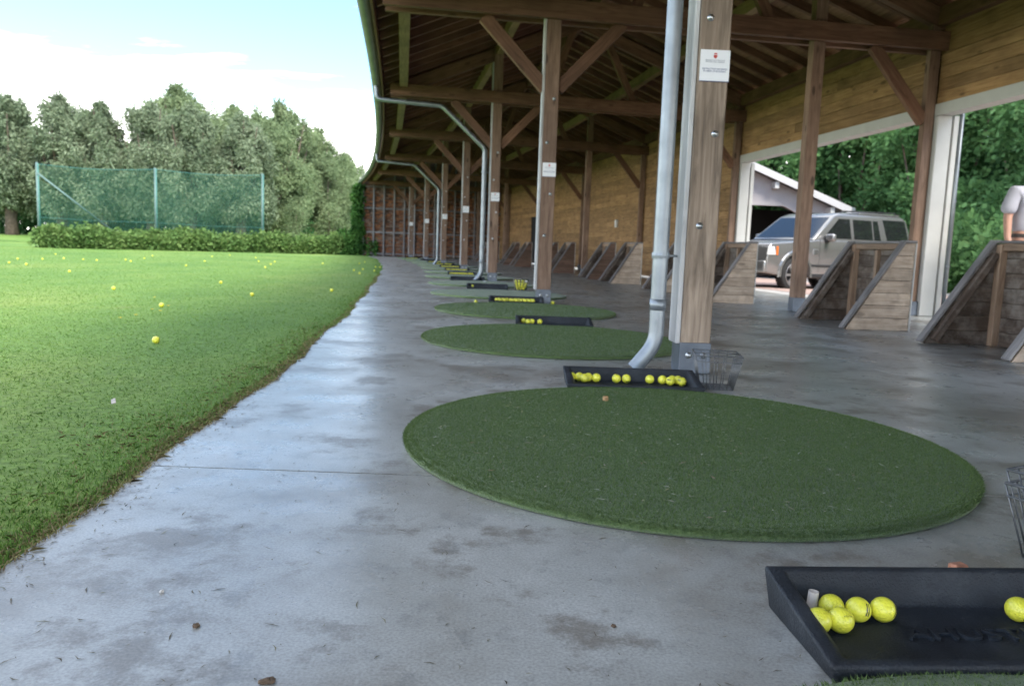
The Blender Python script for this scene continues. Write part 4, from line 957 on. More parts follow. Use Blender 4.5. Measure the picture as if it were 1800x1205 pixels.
lump('pebble', (-0.335, 1.055), 0.0085, 'pebble', 'dark clod on the concrete at the bottom edge', 'pebble', (1.4, 0.8, 0.5))
lump('pebble', (-0.61, 1.33), 0.0045, 'pale_paving', 'tiny pale pebble on the concrete, left foreground', 'pebble')
bb = MB().box((0, 0, 0.011), (0.034, 0.026, 0.022)).build('brick_chip', 'terracotta', None, Matrix.Translation((0.935, 1.545, 0)) @ Matrix.Rotation(0.3, 4, 'Z'), bevel=0.004); tag(bb, 'orange chip of brick on the floor behind the near tray', 'brick chip')
bb = MB().prism([(-0.007, -0.011), (0.008, -0.010), (0.007, 0.012), (-0.007, 0.010)], 0, 0.002, 'Z').build('paper_scrap', 'tee_rubber', None, Matrix.Translation((*GP(200, 727), 0.045)) @ Matrix.Rotation(0.7, 4, 'X') @ Matrix.Rotation(0.4, 4, 'Z')); tag(bb, 'small pale scrap lying in the lawn grass', 'scrap')

# clippings and dead grass strewn over the concrete and the mats
def slivers(name, P, mat, lmin, lmax, wmin, wmax, rise=0.25):
    n = len(P); th = rng.random(n) * 2 * np.pi; L = lmin + (lmax - lmin) * rng.random(n) ** 2; w = wmin + (wmax - wmin) * rng.random(n)
    d = np.stack([np.cos(th), np.sin(th), rng.normal(0, rise, n) * 0.3], 1); sx = np.stack([-np.sin(th), np.cos(th), np.zeros(n)], 1)
    Vv = np.empty((n, 4, 3)); bend_ = sx * (rng.normal(0, 0.12, n) * L)[:, None]
    Vv[:, 0] = P - d * (L / 2)[:, None]; Vv[:, 1] = P + sx * (w / 2)[:, None] + bend_; Vv[:, 2] = P + d * (L / 2)[:, None]; Vv[:, 3] = P - sx * (w / 2)[:, None] + bend_
    Vv[:, :, 2] = np.maximum(Vv[:, :, 2], P[:, 2][:, None] - 0.0008)
    o = bpy.data.objects.new(name, npmesh(name, Vv.reshape(-1, 3), np.arange(n * 4).reshape(-1, 4), mat)); place(o); return o
n = 1100
yy_ = 0.8 + 9 * rng.random(n) ** 2; ee = np.array([EX(v) for v in yy_]); xx_ = ee + 0.02 + np.abs(rng.normal(0, 0.9, n))
o = slivers('grass_clippings', np.stack([xx_, yy_, np.full(n, 0.0016)], 1), 'litter', 0.005, 0.036, 0.0013, 0.0030); tag(o, 'dry clippings and crumbs strewn over the concrete', 'clippings', kind='stuff')
n = 420; a_ = rng.random(n) * 6.28; r_ = np.sqrt(rng.random(n)) * 0.85
o = slivers('mat_litter', np.stack([0.555 + r_ * np.cos(a_), 2.58 + r_ * np.sin(a_), np.full(n, MAT_T + 0.011)], 1), 'pale_litter', 0.005, 0.034, 0.002, 0.006); tag(o, 'pale bits of tee and grass on the foreground mat', 'litter', kind='stuff')
n = 500; yy_ = 1 + 2.6 * rng.random(n); ee = np.array([EX(v) for v in yy_]); xx_ = ee + np.abs(rng.normal(0, 0.05, n))
o = slivers('edge_debris', np.stack([xx_, yy_, np.full(n, 0.002)], 1), 'litter', 0.006, 0.03, 0.0015, 0.004); tag(o, 'soil crumbs and dead grass along the concrete edge', 'debris', kind='stuff')

# ------------------------------------------------------------------ grass blades near the camera
def blades(n, ymin, ymax, dmin, dmax, h, w, dry=False, log=False):
    if log:   # blade count falls and blade width grows steadily with distance
        y = ymin * (ymax / ymin) ** (rng.random(n) ** 0.85); d = (0.9 + 0.75 * y) * rng.random(n)
    else:
        y = ymin + (ymax - ymin) * rng.random(n); d = dmin + (dmax - dmin) * rng.random(n)
    x = np.interp(y, _edge[:, 0], _edge[:, 1]) + 0.02 * np.sin(y * 2.1) + 0.008 * np.sin(y * 7.7) - d
    rr_ = np.hypot(x, y); ww = np.maximum(0.0022, w * rr_) if log else np.full(n, w)
    z = np.full(n, -0.001)
    hh = h * (0.5 + 0.8 * rng.random(n)); ln = rng.normal(0, 0.5 if not dry else 1.1, (n, 2)); ln[:, 0] += 0.1
    P = np.stack([x, y, z], 1); th = rng.random(n) * np.pi * 2
    sx = np.stack([np.cos(th), np.sin(th), np.zeros(n)], 1) * (ww * (0.7 + 0.6 * rng.random(n)) / 2)[:, None]
    mid = P + np.stack([ln[:, 0] * hh * 0.25, ln[:, 1] * hh * 0.25, hh * 0.6], 1); tip = P + np.stack([ln[:, 0] * hh * 0.8, ln[:, 1] * hh * 0.8, hh * (0.95 - 0.2 * np.abs(ln[:, 0]).clip(0, 3))], 1)
    Vv = np.empty((n, 5, 3)); Vv[:, 0] = P - sx; Vv[:, 1] = P + sx; Vv[:, 2] = mid + sx * 0.8; Vv[:, 3] = tip; Vv[:, 4] = mid - sx * 0.8
    return Vv
def blade_obj(name, parts, mat, label):
    Vv = np.concatenate(parts); n = len(Vv)
    o = bpy.data.objects.new(name, npmesh(name, Vv.reshape(-1, 3), np.arange(n * 5).reshape(-1, 5), mat, 5)); place(o); return tag(o, label, 'grass', kind='stuff')
blade_obj('grass', [blades(330000, 0.85, 30, 0, 0, 0.017, 0.0009, log=True)], 'grass_blade', 'mown green lawn grass in front of the shelter')
blade_obj('dry_grass', [blades(6500, 0.9, 5.0, -0.012, 0.05, 0.015, 0.0022, dry=True), blades(2600, 0.9, 6.0, 0.0, 0.22, 0.017, 0.002, dry=True), blades(700, 2.2, 2.7, 0.0, 0.38, 0.018, 0.002, dry=True), blades(300, 3.3, 3.8, 0.0, 0.25, 0.018, 0.002, dry=True), blades(2600, 5.0, 16.0, -0.015, 0.05, 0.016, 0.004, dry=True)], 'dry_blade', 'brown dead grass along the edge of the concrete')
# small yellow flowers in the lawn
plain('petal', (0.75, 0.55, 0.03), rough=0.6)
for i, (px, py) in enumerate([(271, 534), (295, 550), (267, 557), (281, 560), (238, 568), (211, 574)]):
    x, y = GP(px, py); rt = thing('flower', (x, y, 0.015), 0, 'tiny yellow flower in the lawn near the golf balls', 'flower', 'yellow flowers in the lawn')
    MB().tube([(x, y, 0.015), (x + 0.004, y, 0.06)], 0.0012, 5).build('stem', 'grass_blade', rt)
    fl2 = MB()
    for k_ in range(7):
        a_ = k_ * 2 * math.pi / 7; fl2.add([(x + 0.004, y, 0.060), (x + 0.004 + 0.012 * math.cos(a_ - 0.3), y + 0.012 * math.sin(a_ - 0.3), 0.064), (x + 0.004 + 0.015 * math.cos(a_), y + 0.015 * math.sin(a_), 0.066), (x + 0.004 + 0.012 * math.cos(a_ + 0.3), y + 0.012 * math.sin(a_ + 0.3), 0.064)], [(0, 1, 2, 3)])
    fl2.build('petals', 'petal', rt)

# ------------------------------------------------------------------ foliage helpers
def leaf_quads(P, D, L, Wd):
    """rhombic leaves at P, axis D, length L, width Wd"""
    n = len(P); r_ = rng.normal(0, 1, (n, 3)); S = np.cross(D, r_); S /= (np.linalg.norm(S, axis=1)[:, None] + 1e-9)
    Vv = np.empty((n, 4, 3)); Vv[:, 0] = P; Vv[:, 1] = P + D * (L * 0.5)[:, None] + S * (Wd * 0.5)[:, None]; Vv[:, 2] = P + D * L[:, None]; Vv[:, 3] = P + D * (L * 0.5)[:, None] - S * (Wd * 0.5)[:, None]
    return Vv
def crown_mesh(name, centres, radii, per, leaf_l, leaf_w, mat, droop=0.0, squash=1.0, shell=0.55):
    parts = []
    for c, r_, n in zip(centres, radii, per):
        d = rng.normal(0, 1, (n, 3)); d /= np.linalg.norm(d, axis=1)[:, None]
        rr = r_ * (shell + (1.12 - shell) * rng.random(n)) * (0.85 + 0.3 * rng.random(n))
        P = np.array(c) + d * rr[:, None] * np.array([1, 1, squash])
        D = d * 0.6 + rng.normal(0, 0.6, (n, 3)); D[:, 2] -= droop; D /= np.linalg.norm(D, axis=1)[:, None]
        parts.append(leaf_quads(P, D, leaf_l * (0.6 + 0.8 * rng.random(n)), leaf_w * (0.6 + 0.8 * rng.random(n))))
    Vv = np.concatenate(parts); n = len(Vv)
    return npmesh(name, Vv.reshape(-1, 3), np.arange(n * 4).reshape(-1, 4), mat)
def tree_parts(height, trunk_h, trunk_r, cw, nclump, nleaf, leaf_l, leaf_w, mat, seed, upright=True, clump=0.9, droop=0.0, spire=0.3):
    rs = np.random.default_rng(seed); rd = random.Random(seed)
    tr = MB(); wig = [rd.uniform(-0.15, 0.15) for _ in range(6)]
    tr.tube([(wig[0] * 0, 0, -0.3), (wig[1] * 0.3, wig[2] * 0.3, trunk_h * 0.5), (wig[3] * 0.5, wig[4] * 0.5, trunk_h)], [trunk_r * 1.35, trunk_r, trunk_r * 1.15], 9)
    cs, rsz = [], []
    nl = 9
    for i in range(nl):
        a = 2 * math.pi * i / nl + rd.uniform(-0.3, 0.3); out_ = cw * rd.uniform(0.25, 0.75); top = trunk_h + (height - trunk_h) * rd.uniform(0.5, 0.98)
        q = [Vector((wig[3] * 0.5, wig[4] * 0.5, trunk_h - 0.1)), Vector((math.cos(a) * out_ * 0.55, math.sin(a) * out_ * 0.55, trunk_h + (top - trunk_h) * 0.4)), Vector((math.cos(a) * out_, math.sin(a) * out_, top))]
        tr.tube(q, [trunk_r * 0.42, trunk_r * 0.25, 0.02], 6)
    for _ in range(nclump):
        u = rs.random(); z = trunk_h * 0.9 + (height - trunk_h * 0.9) * u
        prof = (math.sin(math.pi * min(1, (u * 0.9 + 0.13))) ** 0.6) * (1 - spire * u)
        a = rs.random() * 6.283; r_ = cw * prof * math.sqrt(rs.random()) * 1.05
        cs.append((r_ * math.cos(a), r_ * math.sin(a), z)); rsz.append(clump * (0.55 + 0.75 * rs.random()) * (1.15 - 0.6 * u))
    for _ in range(7):   # spires sticking out of the top
        a = rs.random() * 6.283; r_ = cw * 0.6 * rs.random(); hz_ = height * (0.9 + 0.11 * rs.random())
        for k_ in range(4): cs.append((r_ * math.cos(a), r_ * math.sin(a), hz_ - k_ * clump * 0.5)); rsz.append(clump * (0.22 + 0.16 * k_))
    vol = np.array(rsz) ** 2; per = np.maximum(12, (nleaf * vol / vol.sum())).astype(int)
    cm = crown_mesh('crown', cs, rsz, per, leaf_l, leaf_w, mat, droop=droop, squash=1.25 if upright else 0.85, shell=0.35)
    tm = tr.mesh('trunk', smooth=True); tm.materials.append(MATS['bark'])
    return tm, cm
def plant_tree(name, parts, x, y, z, rz, sc, label, group, szz=None):
    rt = thing(name, (x, y, z), rz, label, 'tree', group)
    M_ = Matrix.Translation((x, y, z)) @ Matrix.Rotation(rz, 4, 'Z') @ Matrix.Diagonal((sc, sc, szz or sc, 1))
    for nm, me in zip(('trunk', 'crown'), parts): place(bpy.data.objects.new(nm, me), rt, M_)
    return rt
# pollard willows beyond the lawn
wv = [tree_parts(8.6, 2.2, 0.34, 2.35, 115, 30000, 0.25, 0.085, 'willow_leaf', 100 + k_, clump=0.62, droop=0.5, spire=0.18) for k_ in range(3)]
wb = [tree_parts(9.4, 1.6, 0.34, 3.3, 160, 40000, 0.26, 0.09, 'willow_leaf_bright', 200 + k_, clump=0.75, droop=0.6, spire=0.14) for k_ in range(3)]
wl_ = [(-37.8, 51, 0, 1.05, 'pollard willow half cut off by the left edge of the picture'), (-32.0, 50, 1, 0.98, 'leftmost pollard willow with its bare trunk seen left of the net'), (-29.1, 50.5, 2, 1.02, 'pollard willow behind the diagonal brace of the net, second from left'), (-26.2, 50, 0, 0.96, 'pollard willow behind the middle of the first net panel'),
       (-23.3, 50.4, 1, 0.98, 'pollard willow just left of the middle net pole'), (-20.6, 50, 2, 0.97, 'pollard willow just right of the middle net pole'), (-17.6, 50.5, 0, 0.92, 'pollard willow left of the right-hand net pole')]
for i, (x, y, k_, sc, lb) in enumerate(wl_): plant_tree('willow_tree', wv[k_], x, y, lawn_z(x, y), i * 1.3, sc, lb, 'pollard willows beyond the lawn')
bl_ = [(-26.5, 62, 0, 1.22, 'tall bright willow rising highest behind the middle net pole'), (-21.5, 60, 1, 1.05, 'broad pale willow behind the right half of the net'), (-17.0, 54, 0, 0.86, 'pale willow behind the right-hand net pole'), (-18.6, 62, 1, 1.12, 'tall willow with a squared top right of the net'),
       (-16.6, 66, 0, 0.98, 'willow on the falling right shoulder of the tree row'), (-16.0, 74, 1, 0.86, 'lower willow at the right end of the tree row'), (-33.5, 62, 1, 1.0, 'willow showing over the leftmost pollards'), (-41, 64, 0, 1.05, 'dark willow behind the trees at the left edge'), (-47.0, 60, 1, 1.0, 'willow beyond the left edge of the picture')]
bl_ += [(-30.2, 57, 1, 0.88, 'willow filling the gap above the first net panel'), (-23.6, 57, 0, 0.95, 'willow filling the gap just behind the middle net pole'), (-20.0, 56, 1, 0.95, 'willow with pale hanging foliage behind the second net panel'), (-14.9, 62, 0, 0.72, 'low rounded willow at the right foot of the tree row')]
for i, (x, y, k_, sc, lb) in enumerate(bl_): plant_tree('willow_tree', wb[(k_ + i) % 3], x, y, lawn_z(x, y), 0.7 + i * 1.9, sc, lb, 'taller willows behind the pollards')
sm = tree_parts(4.2, 0.6, 0.12, 1.5, 26, 5000, 0.24, 0.08, 'willow_leaf_bright', 300, clump=0.7, droop=0.2)
for i, (x, y, sc, lb) in enumerate([(-15.4, 84, 1.75, 'small distant tree left of the shelter\'s end'), (-13.6, 58, 0.72, 'low yellowish bush right of the net'), (-14.6, 52, 0.62, 'low bush at the foot of the right-hand net pole'), (-15.2, 110, 1.2, 'tiny far tree beside the ivy on the shelter\'s end'), (-11.8, 60, 0.6, 'low pale bush above the hedge near the shelter')]):
    plant_tree('young_tree', sm, x, y, lawn_z(x, y), i * 2.0, sc, lb, 'low trees and bushes beyond the hedge')
# undergrowth that darkens the foot of the tree row
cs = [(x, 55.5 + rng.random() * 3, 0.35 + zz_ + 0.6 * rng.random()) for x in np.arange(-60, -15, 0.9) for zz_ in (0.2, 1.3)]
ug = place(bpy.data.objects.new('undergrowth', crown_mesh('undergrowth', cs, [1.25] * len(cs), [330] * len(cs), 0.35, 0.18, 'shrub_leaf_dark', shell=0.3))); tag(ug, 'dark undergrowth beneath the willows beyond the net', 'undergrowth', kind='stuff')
# yellow crop strip seen over the hedge
cs = [(x, 92 + 6 * rng.random(), 0.7) for x in np.arange(-36, -6, 0.8)]
cp = place(bpy.data.objects.new('crop_field', crown_mesh('crop_field', cs, [0.9] * len(cs), [180] * len(cs), 0.3, 0.2, 'crop_leaf', shell=0.2))); tag(cp, 'yellow-green crop strip behind the hedge', 'field', kind='stuff')
# clipped creeper hedge
h0, h1 = np.array((-17.4, 29.0)), np.array((-7.0, 38.6))
cs, rs_, pr = [], [], []
for u in np.arange(0, 1.0001, 0.0135):
    p = h0 + (h1 - h0) * u; hh = 0.72 + 0.10 * math.sin(u * 23) + 0.08 * math.sin(u * 51 + 1) + 0.10 * u
    for off, zz, rr in ((0.0, hh * 0.62, 0.32), (-0.28, hh * 0.40, 0.34), (0.28, hh * 0.40, 0.34), (-0.34, 0.15, 0.28)):
        nrm = np.array((h1 - h0)[::-1]) * (1, -1); nrm = nrm / np.linalg.norm(nrm)
        q = p + nrm * (-off) + rng.normal(0, 0.06, 2); cs.append((q[0], q[1], zz + rng.normal(0, 0.05))); rs_.append(rr * (0.85 + 0.3 * rng.random())); pr.append(210)
hd = thing('hedge', (float(h0[0]), float(h0[1]), 0), 0, 'low trimmed bright green creeper hedge along the foot of the net', 'hedge')
place(bpy.data.objects.new('foliage', crown_mesh('foliage', cs, rs_, pr, 0.13, 0.11, 'hedge_leaf', shell=0.5)), hd)
st = MB(); 
for u in np.arange(0.02, 1, 0.05):
    p = h0 + (h1 - h0) * u; st.tube([(p[0], p[1], 0), (p[0] + 0.05, p[1], 0.6)], 0.02, 5)
tag(st.build('stems', 'bark', hd), kind='stuff')
# ivy climbing the shelter's end
cs, rs_, pr = [], [], []
for _ in range(70):
    z = 3.2 * rng.random() ** 1.15; wdt = 0.14 + 0.55 * max(0, 1 - z / 1.5); o_ = -2.12 - wdt * rng.random()
    p = W(END_S - 0.1 + 0.35 * rng.random(), o_); cs.append((p.x, p.y, z)); rs_.append(0.15 + 0.08 * rng.random() + 0.14 * max(0, 1 - z)); pr.append(170)
for _ in range(26):
    p = np.array((-7.6, 37.9)) + rng.normal(0, 0.4, 2) * (1.1, 0.6); cs.append((p[0] - 0.2, p[1] - 0.4, 0.3 + 0.6 * rng.random())); rs_.append(0.34); pr.append(220)
p = W(END_S, -2.3)
iv = thing('ivy', p, 0, 'dark green ivy climbing the left corner of the shelter\'s end wall', 'ivy')
place(bpy.data.objects.new('foliage', crown_mesh('foliage', cs, rs_, pr, 0.15, 0.13, 'ivy_leaf', droop=0.5, shell=0.5)), iv)
MB().tube([W(END_S, -2.25, 0), W(END_S, -2.18, 1.2), W(END_S, -2.22, 2.4), W(END_S, -2.16, 3.3)], [0.05, 0.04, 0.03, 0.015], 7).build('stem', 'bark', iv, smooth=True)

# ------------------------------------------------------------------ ball-stop net
poles = [(-17.75, 29.3, 3.12), (-14.85, 32.5, 3.34), (-11.52, 35.8, 3.53)]
nt = thing('ball_stop_net', (poles[0][0], poles[0][1], 0), 0, 'green ball-stop netting stretched over steel poles behind the hedge', 'net')
for x, y, h_ in poles:
    po = MB().tube([(x, y, -0.1), (x, y, h_)], 0.042, 12).build('pole', 'grey_pole', nt, smooth=True)
    MB().tube([(x + 0.06, y - 0.02, 0.2), (x + 0.06, y - 0.02, h_ - 0.05)], 0.022, 8).build('pole_edge', 'green_paint', po, smooth=True)
a0, a1 = Vector(poles[0][:2]).to_3d(), Vector(poles[1][:2]).to_3d()
MB().tube([a0 + Vector((0.05, -0.05, 2.72)), a0.lerp(a1, 0.66) + Vector((0, -0.08, 0.55))], 0.035, 8).build('diagonal_brace', 'grey_pole', nt, smooth=True)
for (xa, ya, ha), (xb, yb, hb) in zip(poles[:-1], poles[1:]):
    n_ = 24; vs = []
    for i in range(n_ + 1):
        u = i / n_; x, y, h_ = xa + (xb - xa) * u, ya + (yb - ya) * u, ha + (hb - ha) * u
        sag = 0.10 * math.sin(math.pi * u)
        for j in range(7):
            v = j / 6; bl = 0.09 * math.sin(math.pi * u) * math.sin(math.pi * v) + 0.02 * math.sin(9 * u + 5 * v)
            vs.append((x + bl, y - bl, 0.25 + (h_ - 0.08 - sag - 0.25) * v))
    MB().add(vs, [(i * 7 + j, (i + 1) * 7 + j, (i + 1) * 7 + j + 1, i * 7 + j + 1) for i in range(n_) for j in range(6)]).build('netting', 'net_mesh', nt, smooth=True)
    cab = [(xa + (xb - xa) * i / 12, ya + (yb - ya) * i / 12, ha + (hb - ha) * i / 12 - 0.06 - 0.10 * math.sin(math.pi * i / 12)) for i in range(13)]
    MB().tube(cab, 0.012, 6).build('top_cable', 'green_paint', nt)
    MB().tube([(xa, ya, 1.12), ((xa + xb) / 2, (ya + yb) / 2, 1.08), (xb, yb, 1.12)], 0.010, 6).build('lower_cable', 'green_paint', nt)

# ------------------------------------------------------------------ silver SUV
def build_car():
    rt = thing('parked_car', (0, 0, 0), 0, 'silver grey four-wheel-drive car parked in the yard behind the shelter', 'car')
    # local frame: +x nose, y left (+) / right (-), z up; front axle at x=0
    WB, hw = -2.885, 0.955
    def arch(cx, r_, n=9): return [(cx + r_ * math.cos(math.pi * k_ / n), 0.40 + r_ * math.sin(math.pi * k_ / n)) for k_ in range(n + 1)]
    prof = [(0.86, 0.42), (0.88, 0.72), (0.84, 0.98), (0.76, 1.06), (-0.55, 1.16), (-0.62, 1.18), (-3.88, 1.20), (-3.97, 1.12), (-3.97, 0.45)] + [(WB - 0.47, 0.36)] + arch(WB, 0.45)[::-1] + [(WB + 0.47, 0.32), (-0.47, 0.32)] + arch(0, 0.45)[::-1] + [(0.47, 0.36)]
    MB().prism(prof, -hw, hw, 'Y').build('body', 'car_paint', rt, bevel=0.035, seg=2, smooth=True)
    MB().box((-1.45, 0, 0.62), (4.3, 1.5, 0.5)).build('underbody', 'car_dark', rt)
    # cabin, narrower towards the roof, with the stepped roof
    lo = [(-0.58, 1.15), (-3.93, 1.18)]
    def ring(z, x0, x1, w): return [(x0, -w, z), (x0, w, z), (x1, w, z), (x1, -w, z)]
    vs = ring(1.16, -0.50, -3.95, 0.925) + ring(1.74, -1.26, -3.80, 0.80) + ring(1.815, -1.46, -3.70, 0.74)
    fs = [(0, 1, 5, 4), (1, 2, 6, 5), (2, 3, 7, 6), (3, 0, 4, 7), (4, 5, 9, 8), (5, 6, 10, 9), (6, 7, 11, 10), (7, 4, 8, 11), (8, 9, 10, 11), (0, 3, 2, 1)]
    MB().add(vs, fs).build('cabin', 'car_paint', rt, bevel=0.04, seg=2, smooth=True)
    MB().box((-2.95, 0, 1.84), (1.45, 1.42, 0.06)).build('raised_roof', 'car_paint', rt, bevel=0.025, seg=2, smooth=True)
    for sy in (-1, 1):
        rl = MB().tube([(-1.6, sy * 0.68, 1.83), (-1.7, sy * 0.69, 1.87), (-3.5, sy * 0.69, 1.90), (-3.6, sy * 0.68, 1.86)], 0.016, 6); rl.build('roof_rail', 'car_dark', rt, smooth=True)
    # glazing: each pane proud of the cabin skin
    def skin_y(z): return 0.925 + (0.80 - 0.925) * (z - 1.16) / 0.58
    def pane(pts, sy, nm='side_window'):
        vs_ = [(x, sy * (skin_y(z) + 0.004), z) for x, z in pts] + [(x, sy * (skin_y(z) - 0.02), z) for x, z in pts]; n_ = len(pts)
        MB().add(vs_, [tuple(range(n_)), tuple(range(n_, 2 * n_))[::-1]] + [(i, (i + 1) % n_, n_ + (i + 1) % n_, n_ + i) for i in range(n_)]).build(nm, 'car_glass', rt)
    for sy in (-1, 1):
        pane([(-0.86, 1.23), (-1.78, 1.23), (-1.78, 1.68), (-1.42, 1.68)], sy)
        pane([(-1.88, 1.23), (-2.52, 1.23), (-2.52, 1.68), (-1.88, 1.68)], sy); pane([(-2.57, 1.23), (-2.80, 1.23), (-2.74, 1.68), (-2.57, 1.68)], sy)
        pane([(-3.02, 1.23), (-3.80, 1.23), (-3.72, 1.72), (-2.92, 1.72)], sy)
        # seams, handles, sill, mirror, badge vent
        for x_ in (-0.72, -1.83, -2.88): MB().box((x_, sy * 0.951, 0.82), (0.012, 0.012, 0.72)).build('door_seam', 'car_dark', rt)
        for x_ in (-1.70, -2.70): MB().box((x_, sy * 0.965, 1.05), (0.20, 0.03, 0.035)).build('door_handle', 'car_paint', rt, bevel=0.01)
        MB().box((-1.44, sy * 0.945, 0.37), (1.95, 0.06, 0.10)).build('sill', 'car_dark', rt, bevel=0.02)
        MB().box((-1.42, sy * 0.958, 0.60), (2.0, 0.02, 0.05)).build('rubbing_strip', 'car_dark', rt, bevel=0.006)
        mi = MB().box((-0.92, sy * 1.06, 1.235), (0.13, 0.24, 0.17)).build('wing_mirror', 'car_paint', rt, bevel=0.045, seg=2, smooth=True)
        MB().box((-0.90, sy * 0.96, 1.16), (0.10, 0.12, 0.05)).build('mirror_arm', 'car_dark', mi)
        MB().box((-0.60, sy * 0.955, 0.90), (0.17, 0.02, 0.13)).build('wing_vent', 'alloy', rt, bevel=0.006)
        for z_ in (0.865, 0.90, 0.935): MB().box((-0.60, sy * 0.964, z_), (0.13, 0.012, 0.012)).build('vent_slot', 'car_dark', rt)
        for cx in (0, WB):   # arch flares
            fl_ = MB(); vs_ = []; nn = 14
            for k_ in range(nn + 1):
                a_ = math.pi * (k_ / nn * 1.08 - 0.04)
                for r_, y_ in ((0.445, 0.955), (0.445, 0.985), (0.50, 0.985), (0.53, 0.955)): vs_.append((cx + r_ * math.cos(a_), sy * y_, 0.40 + r_ * math.sin(a_)))
            fl_.add(vs_, [(i * 4 + j, i * 4 + (j + 1) % 4, (i + 1) * 4 + (j + 1) % 4, (i + 1) * 4 + j) for i in range(nn) for j in range(4)]).build('wheel_arch', 'car_paint', rt, smooth=False)
        # lamps
        hl = MB().prism([(0.60, 0.80), (0.865, 0.80), (0.83, 1.0), (0.66, 1.0)], sy * 0.72, sy * 0.962, 'Y').build('headlight', 'lamp_lens', rt, bevel=0.02)
        MB().box((0.585, sy * 0.958, 0.90), (0.06, 0.02, 0.19)).build('indicator', 'orange_lens', hl, bevel=0.006)
        MB().box((-3.955, sy * 0.86, 1.05), (0.05, 0.16, 0.5)).build('rear_light', 'red_lens', rt, bevel=0.015)
    # windscreen, rear glass, grille, bumper
    def quad(p, nm, mt_, th): 
        p = [Vector(q) for q in p]; nn = (p[1] - p[0]).cross(p[3] - p[0]).normalized() * th
        MB().add([q + nn for q in p] + [q - nn for q in p], [(0, 1, 2, 3), (7, 6, 5, 4)] + [(i, (i + 1) % 4, 4 + (i + 1) % 4, 4 + i) for i in range(4)]).build(nm, mt_, rt)
    quad([(-0.585, -0.84, 1.215), (-0.585, 0.84, 1.215), (-1.225, 0.725, 1.70), (-1.225, -0.725, 1.70)], 'windscreen', 'car_glass', 0.012)
    quad([(-3.945, -0.78, 1.22), (-3.945, 0.78, 1.22), (-3.815, 0.70, 1.70), (-3.815, -0.70, 1.70)], 'rear_window', 'car_glass', 0.012)
    MB().box((0.86, 0, 0.90), (0.05, 1.30, 0.20)).build('grille', 'car_dark', rt, bevel=0.01)
    MB().box((0.84, 0, 0.55), (0.16, 1.86, 0.28)).build('bumper', 'car_paint', rt, bevel=0.05, seg=2, smooth=True)
    MB().box((0.89, 0, 0.70), (0.02, 0.52, 0.11)).build('number_plate', 'white_plastic', rt)
    # wheels
    for cx in (0, WB):
        for sy in (-1, 1):
            Mw = Matrix.Translation((cx, sy * 0.84, 0.385)) @ Matrix.Rotation(R(-90) * sy, 4, 'X')
            wh = thing('tmp', (0, 0, 0)); bpy.data.objects.remove(wh)
            ty = MB().lathe([(0.27, -0.11), (0.35, -0.115), (0.378, -0.09), (0.385, -0.04), (0.385, 0.04), (0.378, 0.09), (0.35, 0.115), (0.27, 0.11)], 32, Mw).build('wheel', 'tyre', rt, smooth=True)
            rim = MB().lathe([(0.272, 0.10), (0.262, 0.112), (0.245, 0.105), (0.24, 0.02), (0.24, -0.05)], 32, Mw)
            for k_ in range(7):
                a_ = 2 * math.pi * k_ / 7; Ms = Mw @ Matrix.Rotation(a_, 4, 'Z') @ Matrix.Translation((0.15, 0, 0.088)); rim.box((0, 0, 0), (0.22, 0.052, 0.03), M=Ms)
            rim.lathe([(0, 0.11), (0.05, 0.11), (0.065, 0.09), (0.07, 0.05)], 16, Mw)
            rim.build('rim', 'alloy', ty)
            MB().lathe([(0, 0.02), (0.16, 0.02), (0.16, 0.0)], 20, Mw).build('brake_disc', 'car_dark', ty)
    return rt
car = build_car()
CA = math.atan2(-math.sin(R(28)), -math.cos(R(28)))
# front left tyre contact at (6.1, 17.3)
lw = Matrix.Rotation(CA, 4, 'Z') @ Vector((0, 0.84, 0))
car.matrix_basis = Matrix.Translation((6.12 - lw.x, 17.4 - lw.y, -0.13)) @ Matrix.Rotation(CA, 4, 'Z')

# ------------------------------------------------------------------ garage behind the car
gz = -0.15
gar = thing('garage', (7.4, 26, gz), 0, 'pale gabled garage with a dark open doorway behind the car', 'garage')
RX = 7.4; gs = 0.405
def gh(x): return 3.65 - gs * abs(x - RX)
gw = MB()
poly_l = [(4.5, gz), (5.3, gz), (5.3, 1.95), (6.05, 2.30), (8.75, 2.30), (9.5, 1.95), (9.5, gz), (10.3, gz), (10.3, gh(10.3) - 0.16), (RX, gh(RX) - 0.16), (4.5, gh(4.5) - 0.16)]
gw.prism(poly_l, 26.0, 26.14, 'Y').build('gable_wall', 'garage_wall', gar)
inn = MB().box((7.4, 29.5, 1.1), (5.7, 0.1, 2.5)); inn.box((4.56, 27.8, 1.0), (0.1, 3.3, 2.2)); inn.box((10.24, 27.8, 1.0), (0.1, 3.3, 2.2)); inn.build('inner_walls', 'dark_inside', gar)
for sx, xe in ((1, 10.75), (-1, 4.05)):
    rf = MB().prism([(RX, gh(RX)), (xe, gh(xe)), (xe, gh(xe) - 0.10), (RX, gh(RX) - 0.10)], 25.55, 30.0, 'Y').build('roof_slope', 'roof_tile_grey', gar)
    MB().prism([(RX, gh(RX) + 0.015), (xe + 0.02 * sx, gh(xe) + 0.015), (xe + 0.02 * sx, gh(xe) - 0.21), (RX, gh(RX) - 0.21)], 25.50, 25.548, 'Y').build('bargeboard', 'garage_fascia', rf)
    MB().tube([(xe + 0.08 * sx, 25.5, gh(xe) - 0.05), (xe + 0.08 * sx, 30, gh(xe) - 0.05)], 0.06, 8).build('gutter', 'zinc', rf)
for x_ in (8.35, 10.2): MB().box((x_, 25.8, gh(x_) - 0.33), (0.13, 0.40, 0.20)).build('purlin_end', 'white_trim', gar)

